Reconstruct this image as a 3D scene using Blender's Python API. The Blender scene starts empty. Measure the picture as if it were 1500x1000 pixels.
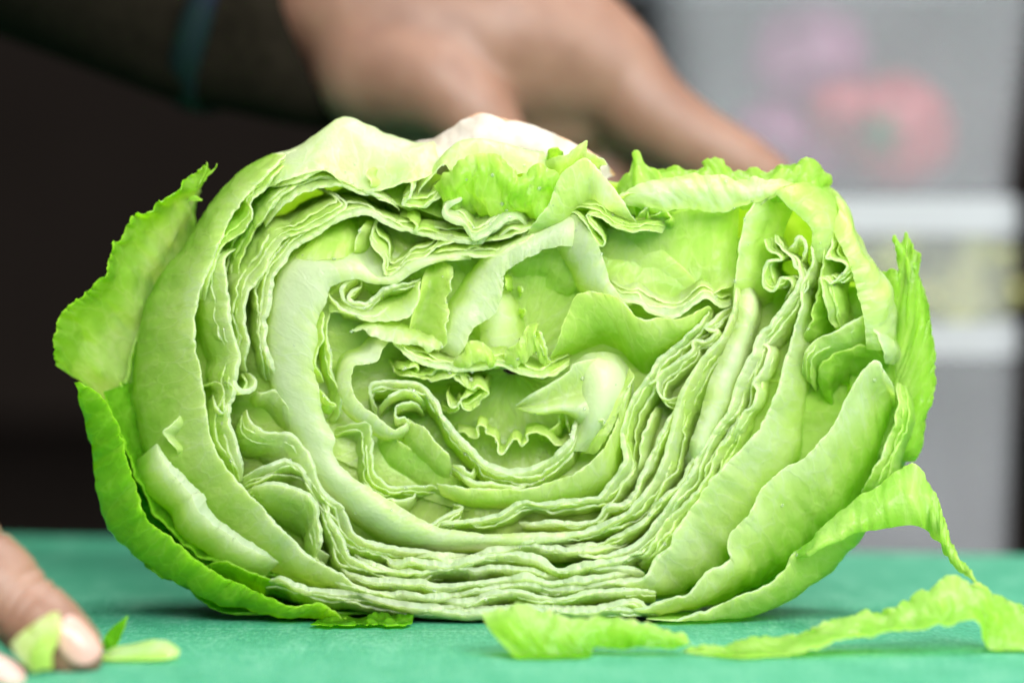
import bpy, bmesh, math, random
import numpy as np
from mathutils import Vector

# ------------------------------------------------------------------ camera, light, exposure
K = 0.000125            # metres per traced unit in the plane of the cut
DIST = 0.60             # camera to cut plane
PITCH = 0.02
AXIS_Z = 0.052
scene = bpy.context.scene
C = scene.collection
FWD = np.array([0, math.cos(PITCH), -math.sin(PITCH)])
UPV = np.array([0, math.sin(PITCH), math.cos(PITCH)])
RGT = np.array([1.0, 0, 0])
CAM = np.array([0, 0, AXIS_Z]) - DIST * FWD

cam_d = bpy.data.cameras.new('camera')
cam_d.lens = 36 * DIST / (1500 * K)
cam_d.sensor_width = 36
cam_d.clip_start = 0.02
cam_d.clip_end = 20
cam_d.dof.use_dof = True
cam_d.dof.focus_distance = 0.592
cam_d.dof.aperture_fstop = 7.6
cam = bpy.data.objects.new('camera', cam_d)
C.objects.link(cam)
cam.location = CAM
cam.rotation_euler = (math.pi / 2 - PITCH, 0, 0)
scene.camera = cam

w = bpy.data.worlds.new('World')
scene.world = w
w.use_nodes = True
w.node_tree.nodes['Background'].inputs[0].default_value = (0.95, 1.0, 0.98, 1)
w.node_tree.nodes['Background'].inputs[1].default_value = 0.13


def area(name, loc, target, size, power, col):
    l = bpy.data.lights.new(name, 'AREA')
    l.shape = 'RECTANGLE'
    l.size, l.size_y = size
    l.energy = power
    l.color = col
    o = bpy.data.objects.new(name, l)
    C.objects.link(o)
    o.location = loc
    o.rotation_euler = (Vector(target) - Vector(loc)).to_track_quat('-Z', 'Y').to_euler()
    return o


area('ceiling_light', (0.20, 0.14, 0.78), (0, 0, 0.04), (0.50, 0.30), 5.2, (1.0, 1.0, 0.97))
area('ceiling_light', (0.26, -0.95, 0.62), (0, 0, 0.05), (1.0, 0.55), 24.0, (1.0, 0.99, 0.97))
area('ceiling_light', (0.70, -0.40, 0.60), (0.02, 0, 0.05), (0.5, 0.5), 3.0, (1.0, 1.0, 0.98))

scene.view_settings.view_transform = 'Standard'
scene.view_settings.look = 'None'
scene.view_settings.exposure = 0.20
scene.view_settings.gamma = 1.0
scene.cycles.max_bounces = 32
scene.cycles.diffuse_bounces = 32
scene.cycles.transmission_bounces = 8
scene.cycles.transparent_max_bounces = 12
scene.cycles.use_adaptive_sampling = True
scene.cycles.adaptive_threshold = 0.03
scene.cycles.use_denoising = True


# ------------------------------------------------------------------ helpers
def W(x, y, d=0.0):
    """traced point (x, y) standing d units behind the cut plane -> world"""
    x = np.asarray(x, float); y = np.asarray(y, float); d = np.asarray(d, float) * K
    x, y, d = np.broadcast_arrays(x, y, d)
    a = (x - 750) * K / DIST
    b = (500 - y) * K / DIST
    dr = FWD[None] + a.reshape(-1, 1) * RGT + b.reshape(-1, 1) * UPV
    t = (d.reshape(-1) - CAM[1]) / dr[:, 1]
    return CAM[None] + dr * t[:, None]


def depth_on_board(y):
    """how far behind the cut plane (units) the board top is met at traced height y"""
    ang = (y - 500) * K / DIST + PITCH
    return (CAM[2] / math.tan(ang) + CAM[1]) / K


def nums(s):
    return np.array([float(v) for v in s.replace(',', ' ').split()])


def pts(s, d=0.0):
    a = nums(s).reshape(-1, 2)
    return np.column_stack([a, np.full(len(a), float(d))])


def pts3(s):
    return nums(s).reshape(-1, 3)


def catmull(P, n):
    """arc length resample through a Catmull-Rom curve"""
    P = np.asarray(P, float)
    if len(P) == 2:
        t = np.linspace(0, 1, n)[:, None]
        return P[0] * (1 - t) + P[1] * t
    Q = np.vstack([2 * P[0] - P[1], P, 2 * P[-1] - P[-2]])
    out = []
    for i in range(1, len(Q) - 2):
        p0, p1, p2, p3 = Q[i - 1], Q[i], Q[i + 1], Q[i + 2]
        t = np.linspace(0, 1, 14, endpoint=False)[:, None]
        out.append(0.5 * (2 * p1 + (p2 - p0) * t + (2 * p0 - 5 * p1 + 4 * p2 - p3) * t ** 2 + (3 * p1 - p0 - 3 * p2 + p3) * t ** 3))
    out.append(P[-1:])
    F = np.vstack(out)
    s = np.r_[0, np.cumsum(np.linalg.norm(np.diff(F, axis=0), axis=1))]
    si = np.linspace(0, s[-1], n)
    return np.column_stack([np.interp(si, s, F[:, k]) for k in range(F.shape[1])])


def _hash(i, j, k, seed):
    n = (i * 374761393 + j * 668265263 + k * 2147483647 + seed * 1274126177) & 0xffffffff
    n = ((n ^ (n >> 13)) * 1274126177) & 0xffffffff
    n = n ^ (n >> 16)
    return (n & 0xffff) / 32767.5 - 1.0


def vnoise(p, seed=0):
    p = np.asarray(p, float)
    i = np.floor(p).astype(np.int64)
    f = p - i
    f = f * f * f * (f * (f * 6 - 15) + 10)
    r = 0
    for a in (0, 1):
        for b in (0, 1):
            for c in (0, 1):
                wgt = (f[..., 0] if a else 1 - f[..., 0]) * (f[..., 1] if b else 1 - f[..., 1]) * (f[..., 2] if c else 1 - f[..., 2])
                r = r + wgt * _hash(i[..., 0] + a, i[..., 1] + b, i[..., 2] + c, seed)
    return r


def empty(name, loc, label, cat, group=None):
    o = bpy.data.objects.new(name, None)
    o.empty_display_size = 0.01
    C.objects.link(o)
    o.location = loc
    tag(o, label, cat, group)
    return o


def tag(o, label=None, cat=None, group=None, kind=None):
    if label: o['label'] = label
    if cat: o['category'] = cat
    if group: o['group'] = group
    if kind: o['kind'] = kind
    return o


def mesh_obj(name, verts, faces, mat, parent=None, smooth=True, attrs=None, uv=None):
    me = bpy.data.meshes.new(name)
    verts = np.asarray(verts, float)
    if parent is not None:
        verts = verts - np.array(parent.location)
        if parent.parent is not None:
            verts = verts - np.array(parent.parent.location)
    me.from_pydata(verts.tolist(), [], [list(map(int, f)) for f in faces])
    if attrs:
        for k, v in attrs.items():
            a = me.attributes.new(k, 'FLOAT', 'POINT')
            a.data.foreach_set('value', np.asarray(v, np.float32))
    if uv is not None:
        a = me.attributes.new('sv', 'FLOAT_VECTOR', 'POINT')
        a.data.foreach_set('vector', np.asarray(uv, np.float32).ravel())
    me.polygons.foreach_set('use_smooth', [smooth] * len(me.polygons))
    me.materials.append(mat)
    me.update()
    o = bpy.data.objects.new(name, me)
    C.objects.link(o)
    o.parent = parent
    return o


# ------------------------------------------------------------------ materials
def new_mat(name):
    m = bpy.data.materials.new(name)
    m.use_nodes = True
    nt = m.node_tree
    for n in list(nt.nodes):
        nt.nodes.remove(n)
    out = nt.nodes.new('ShaderNodeOutputMaterial')
    return m, nt, out


def nd(nt, typ, **kw):
    n = nt.nodes.new(typ)
    for k, v in kw.items():
        if k in n.inputs.keys():
            n.inputs[k].default_value = v
        else:
            setattr(n, k, v)
    return n


def ramp(nt, stops):
    r = nt.nodes.new('ShaderNodeValToRGB')
    e = r.color_ramp.elements
    while len(e) < len(stops):
        e.new(0.5)
    for i, (p, c) in enumerate(stops):
        e[i].position = p
        e[i].color = (*c, 1)
    return r


def math_n(nt, op, a, b=None, clamp=False):
    n = nt.nodes.new('ShaderNodeMath')
    n.operation = op
    n.use_clamp = clamp
    for i, v in enumerate((a, b)):
        if v is None: continue
        if isinstance(v, (int, float)):
            n.inputs[i].default_value = v
        else:
            nt.links.new(v, n.inputs[i])
    return n.outputs[0]


def leaf_material():
    m, nt, out = new_mat('lettuce_leaf')
    L = nt.links.new
    tc = nd(nt, 'ShaderNodeTexCoord')
    g = nd(nt, 'ShaderNodeAttribute', attribute_name='green')
    sv = nd(nt, 'ShaderNodeAttribute', attribute_name='sv')
    rim = nd(nt, 'ShaderNodeAttribute', attribute_name='rim')
    n1 = nd(nt, 'ShaderNodeTexNoise', Scale=90.0, Detail=4.0, Roughness=0.6)
    L(tc.outputs['Object'], n1.inputs['Vector'])
    n2 = nd(nt, 'ShaderNodeTexNoise', Scale=1.0, Detail=3.0, Roughness=0.55)
    mp = nd(nt, 'ShaderNodeMapping')
    mp.inputs['Scale'].default_value = (0.07, 0.016, 1.0)
    L(sv.outputs['Vector'], mp.inputs['Vector'])
    L(mp.outputs['Vector'], n2.inputs['Vector'])
    a = math_n(nt, 'SUBTRACT', n1.outputs['Fac'], 0.5)
    a = math_n(nt, 'MULTIPLY', a, 0.42)
    b = math_n(nt, 'SUBTRACT', n2.outputs['Fac'], 0.5)
    b = math_n(nt, 'MULTIPLY', b, 0.14)
    s = math_n(nt, 'ADD', g.outputs['Fac'], a)
    s = math_n(nt, 'ADD', s, b)
    mv = nd(nt, 'ShaderNodeMapping')
    mv.inputs['Scale'].default_value = (0.034, 0.020, 1.0)
    L(sv.outputs['Vector'], mv.inputs['Vector'])
    vo = nd(nt, 'ShaderNodeTexVoronoi', feature='DISTANCE_TO_EDGE', Scale=1.0)
    wob = nd(nt, 'ShaderNodeTexNoise', Scale=1.3, Detail=2.0)
    L(mv.outputs[0], wob.inputs['Vector'])
    vadd = nd(nt, 'ShaderNodeVectorMath', operation='ADD')
    L(mv.outputs[0], vadd.inputs[0]); L(wob.outputs['Color'], vadd.inputs[1])
    L(vadd.outputs[0], vo.inputs['Vector'])
    vein = nd(nt, 'ShaderNodeMapRange')
    vein.inputs['From Max'].default_value = 0.10
    vein.inputs['To Min'].default_value = 1.0
    vein.inputs['To Max'].default_value = 0.0
    L(vo.outputs['Distance'], vein.inputs['Value'])
    s = math_n(nt, 'SUBTRACT', s, math_n(nt, 'MULTIPLY', vein.outputs[0], 0.07))
    s = math_n(nt, 'SUBTRACT', s, math_n(nt, 'MULTIPLY', rim.outputs['Fac'], 0.17), clamp=True)
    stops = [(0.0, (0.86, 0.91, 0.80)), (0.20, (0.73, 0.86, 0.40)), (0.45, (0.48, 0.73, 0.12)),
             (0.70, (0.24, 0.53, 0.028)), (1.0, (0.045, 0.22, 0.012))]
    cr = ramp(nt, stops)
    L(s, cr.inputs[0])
    # colour seen through the leaf is more saturated
    gm = ramp(nt, [(0.0, (0.92, 0.965, 0.72)), (0.22, (0.83, 0.95, 0.38)), (0.6, (0.54, 0.86, 0.03)), (1.0, (0.12, 0.46, 0.015))])
    L(s, gm.inputs[0])
    # relief
    f1 = nd(nt, 'ShaderNodeTexNoise', Scale=260.0, Detail=3.0, Roughness=0.55)
    L(tc.outputs['Object'], f1.inputs['Vector'])
    f2 = nd(nt, 'ShaderNodeTexNoise', Scale=1100.0, Detail=2.0)
    L(tc.outputs['Object'], f2.inputs['Vector'])
    hgt = math_n(nt, 'ADD', math_n(nt, 'MULTIPLY', f1.outputs['Fac'], 1.0), math_n(nt, 'MULTIPLY', f2.outputs['Fac'], 0.22))
    hgt = math_n(nt, 'ADD', hgt, math_n(nt, 'MULTIPLY', n2.outputs['Fac'], 0.25))
    hgt = math_n(nt, 'ADD', hgt, math_n(nt, 'MULTIPLY', vein.outputs[0], 0.10))
    bm = nd(nt, 'ShaderNodeBump', Strength=0.34, Distance=0.0012)
    L(hgt, bm.inputs['Height'])
    rr = nd(nt, 'ShaderNodeMapRange')
    rr.inputs['To Min'].default_value = 0.12
    rr.inputs['To Max'].default_value = 0.42
    L(n1.outputs['Fac'], rr.inputs['Value'])
    pb = nd(nt, 'ShaderNodeBsdfPrincipled')
    pb.inputs['IOR'].default_value = 1.45
    ht = nd(nt, 'ShaderNodeAttribute', attribute_name='heart')
    def yellowed(col):
        mxr = nd(nt, 'ShaderNodeMixRGB', blend_type='MULTIPLY')
        mxr.inputs[2].default_value = (1.04, 1.0, 0.72, 1)
        L(math_n(nt, 'MULTIPLY', ht.outputs['Fac'], math_n(nt, 'MULTIPLY', s, 3.0, clamp=True)), mxr.inputs[0]); L(col, mxr.inputs[1])
        return mxr.outputs[0]
    L(yellowed(cr.outputs[0]), pb.inputs['Base Color'])
    L(rr.outputs[0], pb.inputs['Roughness'])
    L(bm.outputs[0], pb.inputs['Normal'])
    pb.inputs['Coat Weight'].default_value = 0.3
    pb.inputs['Coat Roughness'].default_value = 0.12
    L(bm.outputs[0], pb.inputs['Coat Normal'])
    tr = nd(nt, 'ShaderNodeBsdfTranslucent')
    L(yellowed(gm.outputs[0]), tr.inputs['Color'])
    L(bm.outputs[0], tr.inputs['Normal'])
    mx = nd(nt, 'ShaderNodeMixShader')
    mx.inputs[0].default_value = 0.76
    L(pb.outputs[0], mx.inputs[1])
    L(tr.outputs[0], mx.inputs[2])
    L(mx.outputs[0], out.inputs['Surface'])
    return m


def simple_mat(name, col, rough=0.5, noise=0.0, scale=50.0, bump=0.0, spec=0.5, sss=0.0, col2=None):
    m, nt, out = new_mat(name)
    L = nt.links.new
    p = nd(nt, 'ShaderNodeBsdfPrincipled', Roughness=rough)
    p.inputs['Specular IOR Level'].default_value = spec
    tc = nd(nt, 'ShaderNodeTexCoord')
    n = nd(nt, 'ShaderNodeTexNoise', Scale=scale, Detail=5.0, Roughness=0.6)
    L(tc.outputs['Object'], n.inputs['Vector'])
    c2 = col2 or tuple(min(1, c * (1 + noise)) for c in col)
    c1 = col if col2 else tuple(c * (1 - noise) for c in col)
    r = ramp(nt, [(0.3, c1), (0.7, c2)])
    L(n.outputs['Fac'], r.inputs[0])
    L(r.outputs[0], p.inputs['Base Color'])
    if sss:
        p.inputs['Subsurface Weight'].default_value = sss
        p.inputs['Subsurface Radius'].default_value = (0.004, 0.0015, 0.0008)
        p.inputs['Subsurface Scale'].default_value = 1.0
    if bump:
        b = nd(nt, 'ShaderNodeBump', Strength=bump, Distance=0.0008)
        L(n.outputs['Fac'], b.inputs['Height'])
        L(b.outputs[0], p.inputs['Normal'])
    L(p.outputs[0], out.inputs['Surface'])
    return m


def plastic_mat(name, col, see, rough=0.4):
    m, nt, out = new_mat(name)
    L = nt.links.new
    p = nd(nt, 'ShaderNodeBsdfPrincipled', Roughness=rough)
    p.inputs['Base Color'].default_value = (*col, 1)
    tl = nd(nt, 'ShaderNodeBsdfTranslucent')
    tl.inputs['Color'].default_value = (*col, 1)
    t = nd(nt, 'ShaderNodeBsdfTransparent')
    t.inputs['Color'].default_value = (0.95, 0.96, 0.97, 1)
    m1 = nd(nt, 'ShaderNodeMixShader'); m1.inputs[0].default_value = 0.4
    L(p.outputs[0], m1.inputs[1]); L(tl.outputs[0], m1.inputs[2])
    tc = nd(nt, 'ShaderNodeTexCoord')
    n = nd(nt, 'ShaderNodeTexNoise', Scale=14.0, Detail=3.0)
    L(tc.outputs['Object'], n.inputs['Vector'])
    mr = nd(nt, 'ShaderNodeMapRange')
    mr.inputs['To Min'].default_value = see - 0.12
    mr.inputs['To Max'].default_value = see + 0.12
    L(n.outputs['Fac'], mr.inputs['Value'])
    m2 = nd(nt, 'ShaderNodeMixShader')
    L(mr.outputs[0], m2.inputs[0])
    L(m1.outputs[0], m2.inputs[1]); L(t.outputs[0], m2.inputs[2])
    L(m2.outputs[0], out.inputs['Surface'])
    return m


def board_mat():
    m, nt, out = new_mat('green_board_plastic')
    L = nt.links.new
    p = nd(nt, 'ShaderNodeBsdfPrincipled', Roughness=0.55)
    p.inputs['Specular IOR Level'].default_value = 0.35
    tc = nd(nt, 'ShaderNodeTexCoord')
    mq = nd(nt, 'ShaderNodeMapping')
    mq.inputs['Scale'].default_value = (1100, 260, 1)
    L(tc.outputs['Object'], mq.inputs['Vector'])
    n = nd(nt, 'ShaderNodeTexNoise', Scale=1.0, Detail=4.0, Roughness=0.75)
    L(mq.outputs[0], n.inputs['Vector'])
    n3 = nd(nt, 'ShaderNodeTexNoise', Scale=30.0, Detail=5.0, Roughness=0.6)
    L(tc.outputs['Object'], n3.inputs['Vector'])
    mp = nd(nt, 'ShaderNodeMapping')
    mp.inputs['Scale'].default_value = (160, 40, 1)
    mp.inputs['Rotation'].default_value = (0, 0, 0.35)
    L(tc.outputs['Object'], mp.inputs['Vector'])
    n2 = nd(nt, 'ShaderNodeTexNoise', Scale=1.0, Detail=2.0)
    L(mp.outputs[0], n2.inputs['Vector'])
    s = math_n(nt, 'ADD', math_n(nt, 'MULTIPLY', n.outputs['Fac'], 0.62), math_n(nt, 'MULTIPLY', n2.outputs['Fac'], 0.24))
    s = math_n(nt, 'ADD', s, math_n(nt, 'MULTIPLY', n3.outputs['Fac'], 0.14))
    r = ramp(nt, [(0.32, (0.024, 0.22, 0.115)), (0.5, (0.055, 0.33, 0.195)), (0.68, (0.18, 0.47, 0.325))])
    for rot, sc_ in ((0.55, (14, 1300, 1)), (-0.35, (10, 1500, 1)), (1.1, (18, 1100, 1))):
        ms = nd(nt, 'ShaderNodeMapping')
        ms.inputs['Scale'].default_value = sc_
        ms.inputs['Rotation'].default_value = (0, 0, rot)
        L(tc.outputs['Object'], ms.inputs['Vector'])
        ns = nd(nt, 'ShaderNodeTexNoise', Scale=1.0, Detail=1.0)
        L(ms.outputs[0], ns.inputs['Vector'])
        mr_ = nd(nt, 'ShaderNodeMapRange')
        mr_.inputs['From Min'].default_value = 0.66
        mr_.inputs['From Max'].default_value = 0.74
        mr_.inputs['To Max'].default_value = 0.14
        L(ns.outputs['Fac'], mr_.inputs['Value'])
        s = math_n(nt, 'ADD', s, mr_.outputs[0])
    L(s, r.inputs[0])
    L(r.outputs[0], p.inputs['Base Color'])
    b = nd(nt, 'ShaderNodeBump', Strength=0.6, Distance=0.0006)
    L(s, b.inputs['Height'])
    L(b.outputs[0], p.inputs['Normal'])
    L(p.outputs[0], out.inputs['Surface'])
    return m


LEAF = leaf_material()
STUMP = simple_mat('cut_stem', (0.50, 0.47, 0.41), 0.6, col2=(0.40, 0.34, 0.27), scale=160, bump=0.3)
BROWN = simple_mat('browned_rim', (0.45, 0.22, 0.11), 0.6, col2=(0.62, 0.42, 0.28), scale=200)
SKIN = simple_mat('skin', (0.20, 0.10, 0.066), 0.5, col2=(0.29, 0.16, 0.11), scale=90, bump=0.35, sss=0.25)
NAIL = simple_mat('nail', (0.48, 0.27, 0.23), 0.25, col2=(0.56, 0.35, 0.30), scale=60)
FOREARM_SHADE = simple_mat('forearm_shade_tone', (0.011, 0.009, 0.006), 0.9, noise=0.3, scale=300, bump=0.3, spec=0.04)  # near-black tone stands in for shade on the forearm
HEM = simple_mat('blue_green_band', (0.002, 0.005, 0.018), 0.8, col2=(0.003, 0.020, 0.010), scale=60, spec=0.2)
WALL = simple_mat('dark_wall', (0.017, 0.0125, 0.0105), 0.9, noise=0.2, scale=4, spec=0.1)
STEEL = simple_mat('dark_counter', (0.008, 0.006, 0.005), 0.95, spec=0.03, noise=0.2, scale=10)
TUB = plastic_mat('frosted_tub', (0.72, 0.74, 0.77), 0.74)
LID = plastic_mat('white_lid', (0.66, 0.69, 0.72), 0.05)
PURPLE = simple_mat('purple_skin', (0.14, 0.012, 0.075), 0.35, col2=(0.38, 0.10, 0.24), scale=45)
RED = simple_mat('red_skin', (0.36, 0.015, 0.03), 0.3, col2=(0.55, 0.07, 0.09), scale=40)
CALYX = simple_mat('green_calyx', (0.02, 0.10, 0.02), 0.6, noise=0.3)
CHOP = simple_mat('pale_green_pieces', (0.22, 0.27, 0.04), 0.5, col2=(0.72, 0.68, 0.28), scale=55)
BOARD = board_mat()
WATER, nt_, out_ = new_mat('water')
pw = nd(nt_, 'ShaderNodeBsdfPrincipled', Roughness=0.02)
pw.inputs['Base Color'].default_value = (0.93, 0.97, 0.9, 1)
pw.inputs['Transmission Weight'].default_value = 0.85
pw.inputs['IOR'].default_value = 1.33
nt_.links.new(pw.outputs[0], out_.inputs['Surface'])


# ------------------------------------------------------------------ the leaf sheet builder
CX, CY = 735.0, 560.0
SEED = [1]


def rim_rows(s, out=20, D=70, dirn='rad', d0=0.0, back=1.15, d_end=None):
    """rim polyline + direction in which the blade spreads as it runs back"""
    P = pts(s) if isinstance(s, str) else np.asarray(s, float)
    P = P.copy()
    P[:, 2] += d0
    if isinstance(dirn, str):
        v = P[:, :2] - np.array([CX, CY])
        v = v / np.linalg.norm(v, axis=1)[:, None]
    else:
        v = np.tile(np.array(dirn, float) / np.linalg.norm(dirn), (len(P), 1))
    o = np.asarray(out, float)
    if o.ndim:
        o = np.interp(np.linspace(0, 1, len(P)), np.linspace(0, 1, len(o)), o)
    o = (o * np.ones(len(P)))[:, None]
    rows = [P]
    for k, dd in ((0.45, 0.30), (0.85, 0.75), (1.0, 1.2), (back, 2.0)):
        R = P.copy()
        R[:, :2] += v * o * k
        R[:, 2] += D * dd
        rows.append(R)
    return rows


def sheet(rows, th=5, g=(0.2, 0.5), rip=3.0, wl=45.0, jag=1.0, name='leaf', parent=None, mat=None,
          label=None, seed=None, closed=False, rimcut=True, M=None, step=3.0, board_clear=None, ends=24.0):
    SEED[0] += 1
    seed = SEED[0] if seed is None else seed
    rng = np.random.RandomState(seed)
    R0 = catmull(rows[0], 60)
    ln = max(np.linalg.norm(np.diff(catmull(r, 60), axis=0), axis=1).sum() for r in rows)
    N = int(np.clip(ln / step, 16, 300))
    G = np.stack([catmull(r, N) for r in rows], 1)          # N, rows, 3
    depth = np.linalg.norm(np.diff(G, axis=1), axis=2).mean(0).sum()
    M = M or int(np.clip(depth / 6, 8, 36))
    H = np.stack([catmull(G[i], M) for i in range(N)], 0)    # N, M, 3
    u = np.linspace(0, 1, N)[:, None] * np.ones((1, M))
    v = np.ones((N, 1)) * np.linspace(0, 1, M)[None]
    # waves of the blade: long soft ones and a crinkle
    nu = np.gradient(H, axis=0); nv = np.gradient(H, axis=1)
    nrm = np.cross(nu, nv)
    nrm /= np.linalg.norm(nrm, axis=2)[..., None] + 1e-9
    q = H / wl
    q = np.dstack([u * ln / wl, v * depth / (wl * 1.3), np.full_like(u, seed * 3.1)])
    wav = vnoise(q, seed) * rip + vnoise(q * np.array([2.7, 1.6, 1]), seed + 7) * rip * 0.45
    q2 = np.dstack([u * ln / 15, v * depth / 17, np.full_like(u, seed * 2.3)])
    wav = wav + vnoise(q2, seed + 11) * min(1.3, rip * 0.4)
    H = H + nrm * wav[..., None]
    if ends:
        e = np.clip((np.abs(u - 0.5) - 0.5 + np.minimum(0.3, 45 / ln)) / np.minimum(0.3, 45 / ln), 0, 1) ** 2
        H[..., 2] += e * ends
    jag = jag * 0.72
    fall = np.exp(-v / 0.12)
    jq = np.dstack([u * ln / 11, v * 0, np.full_like(u, seed * 1.7)])
    H[..., 2] += fall * (vnoise(jq * 0.4, seed + 3) * 7 * jag)
    H[..., 1] += fall * vnoise(jq, seed + 5) * 1.6 * jag
    H[..., 0] += fall * vnoise(jq, seed + 6) * 1.6 * jag
    fine = np.exp(-v / 0.05)
    H[..., 0] += fine * vnoise(jq * 2.6, seed + 21) * 1.1 * jag
    H[..., 1] += fine * vnoise(jq * 2.6, seed + 22) * 1.1 * jag
    H[..., 2] += fine * vnoise(jq * 1.9, seed + 23) * 4.0 * jag
    X = W(H[..., 0].ravel(), H[..., 1].ravel(), H[..., 2].ravel()).reshape(N, M, 3)
    if board_clear is not None:
        X[..., 2] = np.maximum(X[..., 2], board_clear)
    nu = np.gradient(X, axis=0); nv = np.gradient(X, axis=1)
    nrm = np.cross(nu, nv)
    nrm /= np.linalg.norm(nrm, axis=2)[..., None] + 1e-12
    th = np.asarray(th, float) * 0.66
    if th.ndim:
        th = np.interp(u[:, 0], np.linspace(0, 1, len(th)), th)
    th = (th * np.ones(N))[:, None] * (1 - 0.35 * v) * (1 + 0.45 * vnoise(jq * 0.4, seed + 9))
    if ends:
        th = th * (1 - 0.6 * e)
    off = nrm * (th * K * 0.5)[..., None]
    A = X + off
    B = X - off
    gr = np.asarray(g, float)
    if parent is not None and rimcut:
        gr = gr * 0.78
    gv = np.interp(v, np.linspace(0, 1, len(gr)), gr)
    idx = np.arange(N * M).reshape(N, M)
    verts = [A.reshape(-1, 3), B.reshape(-1, 3)]
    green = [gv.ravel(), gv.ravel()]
    rim = [np.zeros(N * M), np.zeros(N * M)]
    sv = np.dstack([u * ln, v * depth, np.full_like(u, seed * 13.0)]).reshape(-1, 3)
    svs = [sv, sv]
    a = idx[:-1, :-1].ravel(); b = idx[1:, :-1].ravel(); c = idx[1:, 1:].ravel(); d = idx[:-1, 1:].ravel()
    nb = N * M
    faces = [np.column_stack([a, b, c, d]), np.column_stack([a + nb, d + nb, c + nb, b + nb])]
    base = 2 * nb

    tv = X[:, 0] - X[:, 1]
    tv /= np.linalg.norm(tv, axis=1)[:, None] + 1e-12
    bulge = np.zeros((N, M, 3)); bulge[:, 0] = tv
    bulge = bulge.reshape(-1, 3)

    def wall(ia, r):
        nonlocal base
        n = len(ia)
        pa, pb = A.reshape(-1, 3)[ia], B.reshape(-1, 3)[ia]
        mid = (pa + pb) / 2 + bulge[ia] * np.linalg.norm(pa - pb, axis=1)[:, None] * 0.16
        verts.extend([pa, mid, pb])
        for _ in range(3):
            green.append(gv.ravel()[ia]); rim.append(np.full(n, r)); svs.append(sv[ia])
        k = np.arange(n - 1)
        for lay in (0, 1):
            faces.append(np.column_stack([base + lay * n + k, base + (lay + 1) * n + k, base + (lay + 1) * n + k + 1, base + lay * n + k + 1]))
        base += 3 * n
    wall(idx[:, 0], 1.0 if rimcut else 0.3)
    wall(idx[::-1, -1], 0.3)
    wall(idx[0, ::-1], 0.6)
    wall(idx[-1, :], 0.6)
    c0 = np.asarray(rows[0])[:, :2].mean(0)
    if parent is not None and c0[1] < 830:
        rr_ = math.hypot((c0[0] - 745) / 420, (c0[1] - 540) / 260)
        heart = float(np.clip(1.25 - rr_, 0, 1)) * 0.35
    else:
        heart = 0.0
    allv = np.vstack(verts)
    o = mesh_obj(name, allv, np.vstack(faces), mat or LEAF, parent, True,
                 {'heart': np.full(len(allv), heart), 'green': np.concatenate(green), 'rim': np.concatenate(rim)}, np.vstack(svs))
    if label:
        o['label'] = label
    return o


# ------------------------------------------------------------------ the setting
def slab(name, corners, z0, z1, mat, parent=None, bev=0.004):
    bm = bmesh.new()
    lo = [bm.verts.new((x, y, z0)) for x, y in corners]
    hi = [bm.verts.new((x, y, z1)) for x, y in corners]
    n = len(corners)
    bm.faces.new(lo[::-1]); bm.faces.new(hi)
    for i in range(n):
        bm.faces.new((lo[i], lo[(i + 1) % n], hi[(i + 1) % n], hi[i]))
    if bev:
        bmesh.ops.bevel(bm, geom=bm.edges[:], offset=bev, segments=3, affect='EDGES')
    me = bpy.data.meshes.new(name)
    bm.to_mesh(me); bm.free()
    me.materials.append(mat)
    o = bpy.data.objects.new(name, me)
    C.objects.link(o)
    o.parent = parent
    return o


board = slab('cutting_board', [(-0.30, -0.26), (0.30, -0.30), (0.30, 0.112), (-0.30, 0.250)], -0.016, 0.0, BOARD, bev=0.003)
tag(board, 'green plastic cutting board with fuzzy scratched top under the lettuce', 'cutting board')
counter = slab('countertop', [(-1.2, -0.5), (1.2, -0.5), (1.2, 1.25), (-1.2, 1.25)], -0.056, -0.0165, STEEL, bev=0.002)
tag(counter, kind='structure')
wall_o = slab('wall', [(-2.0, 1.30), (2.0, 1.30), (2.0, 1.36), (-2.0, 1.36)], -0.4, 1.6, WALL, bev=0)
tag(wall_o, kind='structure')

# ------------------------------------------------------------------ the lettuce
base_loc = W(735, 912, 120)[0]
head = empty('iceberg_lettuce', (float(base_loc[0]), float(base_loc[1]), 0.0),
             'halved iceberg lettuce with pale layered cut face on green board', 'lettuce')


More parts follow.
